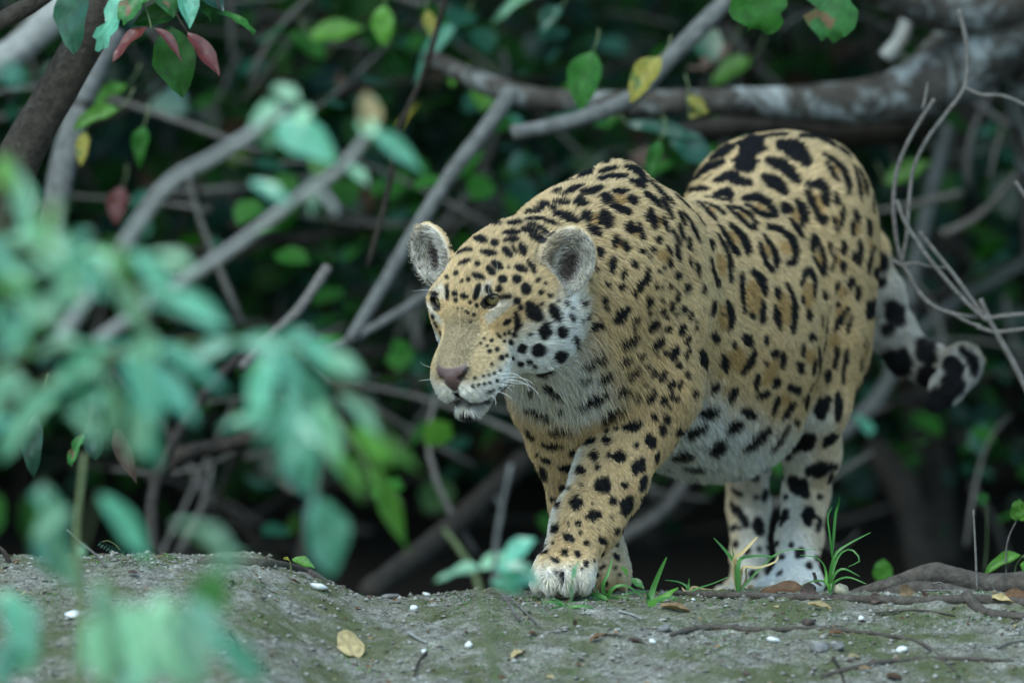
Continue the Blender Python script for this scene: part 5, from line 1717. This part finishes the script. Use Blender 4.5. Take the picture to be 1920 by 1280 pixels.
tuft((1384, 1112), 'grass seedling with one dry leaf before the hind legs', [([(1383, 1085), (1378, 1060), (1376, 1050)], 7, 'straw'), ([(1380, 1062), (1362, 1035), (1338, 1008)], 12), ([(1378, 1052), (1392, 1036), (1420, 1006)], 14, 'straw'), ([(1379, 1050), (1375, 1040), (1372, 1022)], 6), ([(1385, 1056), (1405, 1043), (1458, 1043)], 10), ([(1388, 1080), (1396, 1062), (1420, 1064), (1452, 1054), (1460, 1040)], 8, 'straw'), ([(1398, 1090), (1398, 1072), (1402, 1060)], 7, 'straw'), ([(1430, 1060), (1470, 1032), (1530, 1030)], 6)], 'grass_seedling')
tuft((1556, 1114), 'arching grass tuft beside the hind paw and the cream stone', [([(1556, 1080), (1566, 1040), (1590, 1020), (1632, 998)], 8), ([(1560, 1075), (1574, 1040), (1596, 1030), (1612, 1050), (1590, 1062)], 6), ([(1560, 1085), (1580, 1066), (1612, 1080)], 8), ([(1564, 1092), (1590, 1082), (1624, 1094)], 7), ([(1550, 1085), (1545, 1060), (1530, 1045), (1500, 1040)], 6), ([(1552, 1095), (1530, 1088), (1502, 1098)], 7), ([(1554, 1100), (1548, 1090), (1550, 1070)], 9, 'bright')])
tuft((1292, 1110), 'small spindly grass shoot between the fore and hind paws', [([(1291, 1098), (1292, 1083)], 6), ([(1286, 1098), (1270, 1090), (1246, 1087)], 6), ([(1300, 1100), (1320, 1104), (1335, 1104)], 6, 'straw'), ([(1310, 1102), (1340, 1092), (1372, 1078)], 4), ([(1284, 1108), (1278, 1100)], 5, 'straw')], 'grass_shoot')
tuft((1560, 1045), 'thin climbing shoot behind the hind legs', [([(1556, 1005), (1552, 970), (1560, 950)], 4, 'green'), ([(1566, 968), (1572, 945), (1574, 928)], 6, 'green')], 'vine_shoot', 'shoot')

def seedling(base_px, stem, leaves, label, name='seedling', rad=0.0011, mat='stem', dep=None):
    b0 = on_ground(*base_px) if dep is None else at(*base_px, dep)
    o = empty(name, b0); tag(o, label, 'seedling')
    y = b0[1]
    stick('stem', [b0] + [at(a, b, y) for a, b in stem], [rad * 1.3, rad], BK[mat], o, 5, 14)
    for x0, y0, x1, y1, w, m, shp in leaves:
        leaf(at(x0, y0, y - .003), at(x1, y1, y - .012), w * mpp(y), m, o, shp, (0.1, -0.7, 0.7))
    return o
seedling((1176, 1126), [(1175, 1095), (1177, 1076)], [(1176, 1078, 1168, 1062, 13, 'bright', 'oval'), (1182, 1084, 1208, 1102, 18, 'grass', 'oval')], 'two-leaved sprout standing among the grass by the fore paws')
seedling((546, 1076), [(545, 1062), (544, 1052)], [(548, 1048, 590, 1062, 24, 'bright', 'oval'), (543, 1050, 532, 1046, 10, 'yellow', 'oval')], 'tiny seedling with one bright leaf on the mound\'s crest')
seedling((1832, 1085), [(1829, 1030), (1825, 955)], [], 'straight dry stalk standing on the thick root', 'dry_stalk', 0.0016, 'twig')
seedling((1888, 1082), [(1886, 1040), (1892, 1005), (1906, 975)], [(1906, 976, 1912, 935, 30, 'bright', 'round'), (1910, 972, 1945, 960, 30, 'bright', 'oval')], 'wiry shoot with round bright leaves standing on the thick root', 'wiry_shoot', 0.001, 'twig')
seedling((1900, 1095), [(1905, 1060), (1920, 1040)], [(1915, 1040, 1845, 1072, 28, 'bright', 'oval'), (1920, 1045, 1960, 1030, 34, 'bright', 'oval'), (1918, 1052, 1935, 1085, 30, 'bright', 'round')], 'low broad-leaved sprig on the thick root under the wiry shoot', 'leafy_sprig')
seedling((200, 1064), [(180, 1040), (150, 1015), (125, 992)], [], 'leaning bare twig stuck in the mound behind the pale stalk', 'leaning_twig', 0.0018, 'twig')
seedling((18, 1055), [(8, 1035), (-10, 1020)], [], 'short dark stub at the far end of the mound\'s crest', 'twig_stub', 0.0035, 'brown')
seedling((975, 1165), [(950, 1125), (930, 1105)], [], 'pale stick leaning on the crest just before the fore paw', 'stick', 0.0022, 'twig')
fern = empty('fern_sprig', at(215, 1030, 0.15))
tag(fern, 'tiny dark fern sprig on the mound\'s crest', 'fern')
stick('stem', px_path([(240, 1062), (225, 1030), (205, 1014), (188, 1016)], 0.15), [0.0012, 0.0006], BK['stem'], fern, 5, 14)
for k in range(9):
    t_ = k / 8
    x_, y_ = 232 - 42 * t_, 1040 - 25 * t_ + 3 * t_
    for s_ in (-1, 1):
        leaf(at(x_, y_, .15), at(x_ - 4 + 3 * s_, y_ - 9 * s_ * (1 - 0.5 * t_), .145), 4 * mpp(.15), 'dark', fern, 'oval', name='leaflet')

# ------------------------------------------------------------------ litter
def litter(name, x, y, lx, ly, w, mat, label, shape='oval', lift=0.004, cat='fallen leaf', normal=(0, -0.35, 0.95)):
    p = on_ground(x, y, lift)
    sx, sz = mpp(p[1]), mpp(p[1])
    d = np.array((lx * sx, -ly * sx * 2.2, 0))
    q = p + d
    q[2] = ground_z(q[0], q[1])[0] + lift + 0.003
    o = empty(name, p); tag(o, label, cat)
    leaf(p, q, w * mpp(p[1]), mat, o, shape, normal, 0, 'blade')
    return o
litter('fallen_leaf', 632, 1226, 52, -14, 62, 'straw', 'notched yellow leaf lying flat on the bank', 'round', 0.012, normal=(0, -0.85, 0.5))
litter('fallen_leaf', 1512, 1120, -90, -3, 30, 'rust', 'curled rusty leaf before the hind paws', 'oval', 0.012, normal=(0, -0.7, 0.7))
litter('fallen_leaf', 1525, 1112, 22, -30, 34, 'brown', 'upright crumpled brown leaf at the hind paw', 'torn', 0.02, normal=(0, -1, 0.2))
litter('fallen_leaf', 1500, 1122, 40, -16, 30, 'brown', 'dark crumpled leaf beside the upright one', 'torn', 0.01, normal=(0.3, -0.9, 0.4))
litter('fallen_leaf', 1238, 1144, 60, 0, 22, 'dry', 'tan leaf lying beside the upright grass sprout', 'torn', 0.003)
litter('fallen_leaf', 1685, 1130, 32, -10, 26, 'dry', 'buff leaf leaning on the level root', 'round', 0.012, normal=(0, -0.9, 0.3))
litter('fallen_leaf', 1632, 1136, 26, -8, 24, 'brown', 'grey brown leaf beside the buff leaf on the level root', 'round', 0.006, normal=(0, -0.8, 0.5))
litter('fallen_leaf', 1858, 1130, 38, 18, 16, 'straw', 'pale curled leaf under the thick root', 'lance', 0.008, normal=(0, -0.8, 0.5))
litter('fallen_leaf', 1880, 1130, 48, -2, 26, 'rust', 'reddish leaf under the thick root', 'oval', 0.008, normal=(0, -0.8, 0.5))
litter('fallen_leaf', 1514, 1142, 44, 8, 22, 'straw', 'pale crumpled leaf on the bank below the stone', 'torn', 0.006)
litter('fallen_leaf', 1728, 1125, 16, -14, 14, 'rust', 'small rusty leaf propped beside the roots', 'oval', 0.008, normal=(0, -1, 0.2))
litter('fallen_leaf', 1592, 1236, 24, -4, 18, 'straw', 'small pale leaf low on the bank beside the broken clod', 'torn', 0.004)
litter('fallen_leaf', 1610, 1258, 24, 2, 18, 'dry', 'dull brown leaf lying just below the small pale leaf', 'torn', 0.004)
litter('fallen_leaf', 1662, 1272, 30, 2, 26, 'rust', 'broad reddish leaf at the foot of the bank', 'torn', 0.004)
litter('fallen_leaf', 958, 1238, 26, -8, 16, 'straw', 'small dry leaf alone on the bank below the low shoot', 'lance', 0.004)
litter('fallen_leaf', 690, 1258, 8, -18, 14, 'dry', 'small orange sliver of leaf under the yellow leaf', 'lance', 0.004)
litter('fallen_leaf', 990, 1192, 22, -2, 12, 'rust', 'thin reddish leaf fragment beside the grey twig below the paw', 'lance', 0.003)
litter('fallen_leaf', 1105, 1206, 34, -4, 14, 'rust', 'reddish leaf fragment on bare soil below the paw', 'lance', 0.003)
litter('fallen_leaf', 1175, 1204, 40, -2, 16, 'brown', 'dark brown leaf fragment touching the small white chip', 'lance', 0.003)
litter('fallen_leaf', 1555, 1192, 30, -4, 20, 'rust', 'rusty leaf in the moss below the dark nut', 'torn', 0.004)
litter('fallen_leaf', 240, 1080, 22, -4, 20, 'brown', 'dark leaf scrap on top of the mound', 'torn', 0.004)
litter('fallen_leaf', 545, 1092, 18, -6, 14, 'rust', 'rust scrap under the tiny seedling', 'torn', 0.004)

m_shell = mottle('shell_white', [(0.3, (0.62, 0.64, 0.64)), (0.7, (0.82, 0.84, 0.84))], 200, 0.5)
m_stone = mottle('pale_stone', [(0.3, (0.28, 0.25, 0.18)), (0.7, (0.48, 0.43, 0.32))], 120, 0.8)
m_grit = mottle('grey_stone', [(0.3, (0.10, 0.10, 0.10)), (0.7, (0.24, 0.24, 0.235))], 120, 0.8)
def pebble(name, px, py, wpx, hpx, mat, label, cat, seed, flat=0.45):
    p = on_ground(px, py)
    r = np.random.default_rng(seed)
    bm_ = bmesh.new()
    bmesh.ops.create_icosphere(bm_, subdivisions=2, radius=1.0)
    me = bpy.data.meshes.new(name)
    off = r.uniform(0, 50)
    for v in bm_.verts:
        c = np.array(v.co)
        k = 1 + 1.3 * (fbm(c[None] * 1.5 + off, 3, seed)[0] - 0.5)
        v.co = Vector(c * k * np.array((wpx * 0.5 * mpp(p[1]), wpx * 0.45 * mpp(p[1]), max(hpx * 0.5 * mpp(p[1]), 0.0012))))
    bm_.to_mesh(me); bm_.free()
    me.polygons.foreach_set('use_smooth', np.ones(len(me.polygons), bool))
    o = link_mesh(name, me, mat)
    o.location = p + np.array((0, 0, hpx * 0.28 * mpp(p[1])))
    o.rotation_euler = (r.uniform(-.3, .3), r.uniform(-.3, .3), r.uniform(0, 3))
    tag(o, label, cat)
pebble('stone', 1577, 1114, 38, 22, m_stone, 'cream stone at the foot of the arching grass tuft', 'stone', 1)
pebble('shell_fragment', 596, 1103, 34, 12, m_shell, 'white flake on the crest under the tiny seedling', 'shell', 2)
pebble('shell_fragment', 776, 1143, 17, 14, m_shell, 'round white chip in the moss above the yellow leaf', 'shell', 3)
pebble('shell_fragment', 800, 1109, 16, 6, m_shell, 'thin white chip on the crest between seedling and fore paw', 'shell', 4)
pebble('shell_fragment', 878, 1215, 14, 14, m_shell, 'white chip low on the bank between yellow leaf and dry leaf', 'shell', 5)
pebble('shell_fragment', 140, 1158, 40, 18, m_shell, 'ragged white flake on the mound', 'shell', 6)
pebble('shell_fragment', 1224, 1206, 16, 9, m_shell, 'small white chip beside the dark leaf fragment', 'shell', 7)
pebble('shell_fragment', 1450, 1204, 28, 11, m_shell, 'long white chip on the bank below the hind paws', 'shell', 8)
pebble('shell_fragment', 1691, 1222, 24, 13, m_shell, 'white flake on the mossy bank below the thick root', 'shell', 9)
pebble('shell_fragment', 1677, 1149, 20, 5, m_shell, 'sliver of white shell below the level root', 'shell', 10)
pebble('shell_fragment', 1614, 1162, 12, 10, m_shell, 'tiny white chip in the moss below the cream stone', 'shell', 11)
pebble('shell_fragment', 795, 1224, 12, 10, m_shell, 'tiny dull chip beside the pale splinter', 'shell', 12)
pebble('shell_fragment', 1300, 1127, 8, 5, m_shell, 'tiny white speck behind the tan leaf', 'shell', 13)
pebble('stone', 1245, 1183, 24, 16, m_grit, 'grey angular stone below the upright grass sprout', 'stone', 14)
pebble('stone', 1517, 1172, 26, 16, mottle('brown_stone', [(0.3, (0.03, 0.022, 0.02)), (0.7, (0.08, 0.06, 0.05))], 200), 'dark round nut in the moss', 'nut', 15)
pebble('stone', 1535, 1222, 40, 20, m_grit, 'broken grey clod low on the bank beside the small pale leaf', 'stone', 16)
pebble('stone', 1570, 1218, 30, 18, m_grit, 'smaller grey clod touching the broken clod', 'stone', 17)
pebble('stone', 730, 1112, 34, 10, m_grit, 'flat grey stone on the crest beside the thin white chip', 'stone', 18)

def ground_stick(pts, rad, label, mat='twig', lift=0.003, name='fallen_twig'):
    P = [on_ground(x, y, lift) for x, y in pts]
    o = empty(name, P[0]); tag(o, label, 'twig')
    stick('bark', P, [rad, rad * 0.6], BK[mat], o, 6, 5 * len(P), 0.1, len(label))
ground_stick([(930, 1118), (960, 1132), (985, 1155), (1012, 1180)], 0.0022, 'grey twig lying down the bank below the pale stick', lift=0.006)
ground_stick([(1160, 1150), (1185, 1156), (1204, 1164)], 0.0022, 'short pale twig under the low grass tuft', 'pale')
ground_stick([(1345, 1164), (1368, 1156), (1386, 1148), (1390, 1128)], 0.0014, 'bent straw on the bank before the hind legs', 'twig', 0.006)
ground_stick([(1748, 1078), (1765, 1100), (1782, 1124)], 0.0018, 'straw leaning against the thick root', 'twig', 0.012)
ground_stick([(1730, 1122), (1780, 1122), (1830, 1123)], 0.0016, 'dry straw lying under the thick root', 'twig', 0.012)
ground_stick([(1562, 1238), (1576, 1262), (1584, 1290)], 0.0024, 'thin dark twig at the foot of the bank below the clods', 'dark')
ground_stick([(1120, 1196), (1150, 1194), (1166, 1196)], 0.0018, 'brown twig scrap below the low grass tuft', 'brown')
ground_stick([(765, 1190), (785, 1202), (800, 1210)], 0.003, 'pale splinter of wood near the yellow leaf', 'pale', 0.004)
ground_stick([(800, 1228), (785, 1248), (776, 1275)], 0.0022, 'brown curved twig below the pale splinter', 'brown', 0.004)
ground_stick([(1640, 1152), (1720, 1148), (1790, 1158)], 0.0020, 'dark rootlet below the level root', 'root')
ground_stick([(1870, 1218), (1900, 1206), (1940, 1202)], 0.0018, 'thin grey twig at the end of the bank beyond the white flake', 'grey')
ground_stick([(400, 1160), (440, 1200), (455, 1240)], 0.0016, 'thin dark twig on the slope of the mound', 'dark')

# small dead leaves and scraps of litter, far too many to count
def _scraps(r, n):
    x = r.uniform(-0.85, 0.95, n); y = r.uniform(-0.8, 0.3, n)
    return np.stack([x, y, ground_z(x, y) + 0.002], 1)
leaf_cloud('leaf_litter', 900, _scraps, (0.005, 0.015), {'brown': 3, 'dry': 1.5, 'rust': 1.5, 'straw': 0.5}, 'tiny scraps of dead leaf strewn over the bank', 71, normal_bias=(0, -0.2, 1.6), wide=0.3)
def _moss(r, n):
    x = r.uniform(-0.9, 0.95, n * 6); y = r.uniform(-0.75, 0.05, n * 6)
    k = fbm(np.stack([x * 9, y * 9, np.zeros_like(x)], 1), 4, 77) > 0.56
    x, y = x[k][:n], y[k][:n]
    return np.stack([x, y, ground_z(x, y)], 1)
leaf_cloud('moss', 9000, _moss, (0.0025, 0.0055), {'green': 1, 'bright': 0.25, 'dry': 0.12}, 'low moss growing in patches over the bank', 72, normal_bias=(0, -0.4, 0.6), wide=0.3)

# ------------------------------------------------------------------ leaves close to the lens
def spray(name, label, y0, stems, leaves, extra=(), seed=0, stem_mat='stem', normal=(-0.1, -0.75, 0.65)):
    y0 = y0 * 0.9
    r = random.Random(seed)
    o = empty(name, at(*stems[0][0][0], y0))
    tag(o, label, 'branch')
    for pts, r0, r1, *m in stems:
        stick('stem', px_path(pts, y0), [r0 * mpp(y0), r1 * mpp(y0)], BK[m[0] if m else stem_mat], o, 8, 6 * len(pts))
    for x0, yy0, x1, yy1, w, mt, *sh in leaves:
        d = y0 + r.uniform(-0.12, 0.12)
        nr = (normal[0] + r.uniform(-.35, .35), normal[1] + r.uniform(-.15, .25), normal[2] + r.uniform(-.2, .3))
        leaf(at(x0, yy0, d), at(x1, yy1, d - r.uniform(-0.02, 0.03)), w * mpp(d), mt, o, sh[0] if sh else 'oval', nr)
    for cx, cy, sx, sy, n, L, w, mts in extra:
        for i in range(n):
            d = y0 + r.uniform(-0.25, 0.25)
            x, y = cx + r.gauss(0, sx), cy + r.gauss(0, sy)
            a = r.uniform(-0.3, 3.4)
            l = L * r.uniform(0.7, 1.2)
            nr = (r.uniform(-.5, .5), -0.6, 0.5 + r.uniform(-.3, .4))
            leaf(at(x, y, d), at(x + l * math.cos(a), y + l * math.sin(a), d + r.uniform(-.03, .03)), w * mpp(d), r.choice(mts), o, r.choice(('oval', 'lance')), nr)
    return o
spray('leafy_branch', 'blurred leafy branch close before the lens, under the crooked pale twig', -4.2,
      [([(-260, 700), (-60, 520), (60, 470), (190, 520), (330, 560)], 7, 3), ([(-60, 520), (20, 380), (30, 280)], 5, 3)],
      [(10, 300, 70, 430, 48, 'pale'), (40, 400, 120, 530, 46, 'pale', 'lance'), (-10, 440, 70, 570, 52, 'teal'), (80, 410, 140, 500, 40, 'pale'), (130, 470, 200, 560, 44, 'teal'), (160, 520, 60, 600, 46, 'pale'),
       (190, 500, 280, 640, 50, 'pale'), (240, 470, 350, 580, 44, 'teal', 'lance'), (260, 540, 400, 600, 46, 'pale'), (330, 545, 425, 620, 42, 'teal'), (20, 560, 110, 620, 42, 'pale'), (-20, 600, 60, 660, 50, 'pale'),
       (0, 130, 45, 155, 36, 'teal'), (0, 290, 20, 360, 30, 'bright'), (200, 450, 240, 540, 36, 'bright')],
      [(150, 520, 110, 60, 20, 95, 38, ('pale', 'teal', 'pale', 'bright')), (30, 620, 60, 60, 8, 95, 38, ('pale', 'teal'))], 5)
spray('leafy_branch', 'blurred drooping leaf cluster under the leafy branch, close before the lens', -4.0,
      [([(-260, 760), (-40, 690), (120, 650), (240, 670)], 7, 3), ([(240, 670), (300, 700), (320, 760)], 3, 2)],
      [(220, 645, 95, 735, 58, 'teal'), (235, 650, 300, 800, 54, 'teal'), (270, 680, 370, 790, 56, 'teal'), (190, 690, 85, 725, 44, 'pale'), (290, 650, 390, 705, 46, 'teal'), (205, 710, 215, 830, 44, 'pale'), (245, 740, 300, 880, 46, 'teal'),
       (160, 640, 60, 650, 44, 'pale'), (30, 690, -20, 790, 48, 'pale'), (90, 760, 0, 850, 46, 'pale', 'lance')],
      [(220, 700, 70, 50, 11, 100, 42, ('teal', 'pale')), (20, 800, 40, 60, 4, 110, 42, ('teal', 'green'))], 6)
spray('leafy_branch', 'blurred teal leaf cluster hanging before the jaguar\'s muzzle', -3.7,
      [([(-240, 900), (150, 690), (400, 640), (540, 650), (640, 720), (760, 850)], 6, 2.5), ([(540, 650), (560, 760), (590, 900)], 3, 2)],
      [(440, 645, 345, 690, 48, 'teal'), (470, 635, 575, 690, 56, 'teal'), (560, 640, 650, 705, 56, 'teal'), (510, 670, 475, 790, 60, 'teal'), (560, 690, 620, 790, 58, 'teal'), (610, 660, 685, 700, 42, 'pale'), (500, 730, 560, 900, 52, 'teal'),
       (560, 760, 590, 910, 50, 'teal'), (600, 750, 640, 890, 44, 'pale'), (640, 740, 720, 825, 42, 'pale'), (690, 820, 800, 872, 36, 'bright'), (660, 800, 735, 875, 40, 'bright'), (530, 850, 600, 930, 52, 'teal'), (640, 850, 690, 930, 44, 'bright')],
      [(560, 740, 60, 60, 12, 95, 42, ('teal', 'teal', 'pale'))], 7)
spray('drooping_leaf', 'one big pale teal leaf hanging below the teal cluster', -3.4, [([(560, 820), (575, 880), (590, 935)], 2.5, 2)], [(590, 930, 628, 1082, 96, 'teal')], (), 8)
spray('drooping_leaf', 'one long bright green leaf hanging below the teal cluster', -2.6, [([(640, 790), (670, 840), (695, 880)], 2.5, 2)], [(693, 868, 775, 1035, 46, 'bright', 'lance')], (), 9)
spray('leafy_branch', 'blurred low shoots with long leaves before the end of the mound', -3.8,
      [([(60, 1500), (90, 1200), (100, 1000), (80, 900)], 5, 2.5), ([(90, 1200), (160, 1000), (190, 925)], 3, 2), ([(-40, 1500), (-30, 1240), (10, 1120)], 4, 2.5)],
      [(80, 905, 110, 1090, 82, 'teal'), (185, 925, 285, 1055, 48, 'teal'), (130, 950, 60, 1010, 40, 'pale'), (10, 1110, 70, 1230, 60, 'teal'), (60, 1200, -10, 1290, 60, 'teal'), (0, 930, -40, 1020, 60, 'green'), (100, 1010, 150, 1110, 40, 'pale')],
      [(40, 1180, 40, 40, 4, 100, 46, ('teal', 'pale'))], 10)
spray('leafy_branch', 'blurred upright shoots with broad leaves before the mound', -4.4,
      [([(260, 1500), (270, 1250), (250, 1120), (200, 1060)], 5, 2.5), ([(270, 1250), (320, 1130), (400, 1060), (520, 1060)], 4, 2)],
      [(185, 1080, 225, 1290, 52, 'pale'), (300, 1110, 345, 1285, 92, 'pale'), (240, 1120, 275, 1300, 50, 'pale'), (330, 1150, 380, 1300, 80, 'pale'), (180, 1150, 200, 1290, 60, 'pale'), (400, 1060, 425, 1160, 44, 'green'), (370, 1080, 380, 1200, 44, 'green'), (330, 985, 470, 1045, 40, 'pale', 'lance'), (460, 1040, 380, 1090, 36, 'pale'), (350, 1120, 420, 1220, 50, 'teal')],
      [(300, 1200, 60, 50, 8, 120, 52, ('teal', 'pale'))], 11)
spray('pale_twig', 'blurred crooked pale twig with teal leaves at its tip', -3.3,
      [([(110, 640), (190, 520), (245, 440), (315, 345), (400, 295), (480, 245), (540, 200)], 12, 9, 'pale')],
      [(530, 205, 465, 240, 56, 'pale'), (540, 215, 560, 290, 62, 'teal'), (520, 220, 500, 285, 50, 'pale'), (550, 225, 628, 300, 62, 'teal'), (560, 190, 510, 160, 34, 'pale'), (470, 340, 548, 372, 36, 'teal'), (580, 200, 560, 240, 30, 'pale')], (), 12)
spray('pale_twig', 'blurred straight pale twig slanting up to two light leaves', -3.1,
      [([(180, 640), (330, 535), (440, 462), (560, 370), (640, 315), (700, 240)], 11, 9, 'pale'), ([(590, 350), (615, 375), (632, 402)], 9, 8, 'pale')],
      [(695, 250, 685, 170, 44, 'straw'), (705, 255, 670, 225, 36, 'pale'), (700, 248, 795, 315, 42, 'teal', 'lance'), (610, 330, 580, 400, 42, 'pale'), (650, 310, 690, 345, 30, 'pale')], (), 13)
spray('low_shoot', 'blurred low shoot with teal leaves just before the fore paw', -2.3,
      [([(940, 1330), (920, 1220), (895, 1090), (862, 1030), (832, 992)], 6, 5, 'stem'), ([(928, 1200), (935, 1100), (950, 1060)], 4, 3), ([(928, 1090), (932, 1000), (958, 870)], 5, 4, 'grey'), ([(930, 1010), (940, 960), (930, 930)], 4, 3, 'grey')],
      [(905, 1062, 812, 1078, 34, 'pale', 'lance'), (945, 1050, 1002, 1008, 46, 'teal'), (940, 1062, 1012, 1092, 52, 'teal'), (930, 1068, 1000, 1052, 48, 'teal'), (900, 1065, 960, 1035, 36, 'pale'), (920, 1090, 985, 1110, 34, 'teal')], (), 14)
spray('near_leaf', 'small pale green leaf hanging before the fore paw', -1.0, [([(1072, 1180), (1070, 1130), (1074, 1085)], 2, 1.5)], [(1074, 1095, 1084, 1050, 13, 'pale'), (1070, 1125, 1066, 1085, 11, 'pale')], (), 15)
spray('pale_stalk', 'slender pale upright stalk standing before the mound', -2.2, [([(146, 1500), (148, 1300), (150, 1100), (143, 1000), (150, 930), (158, 850)], 8, 5)], [(150, 1020, 158, 1045, 16, 'pale')], (), 16)
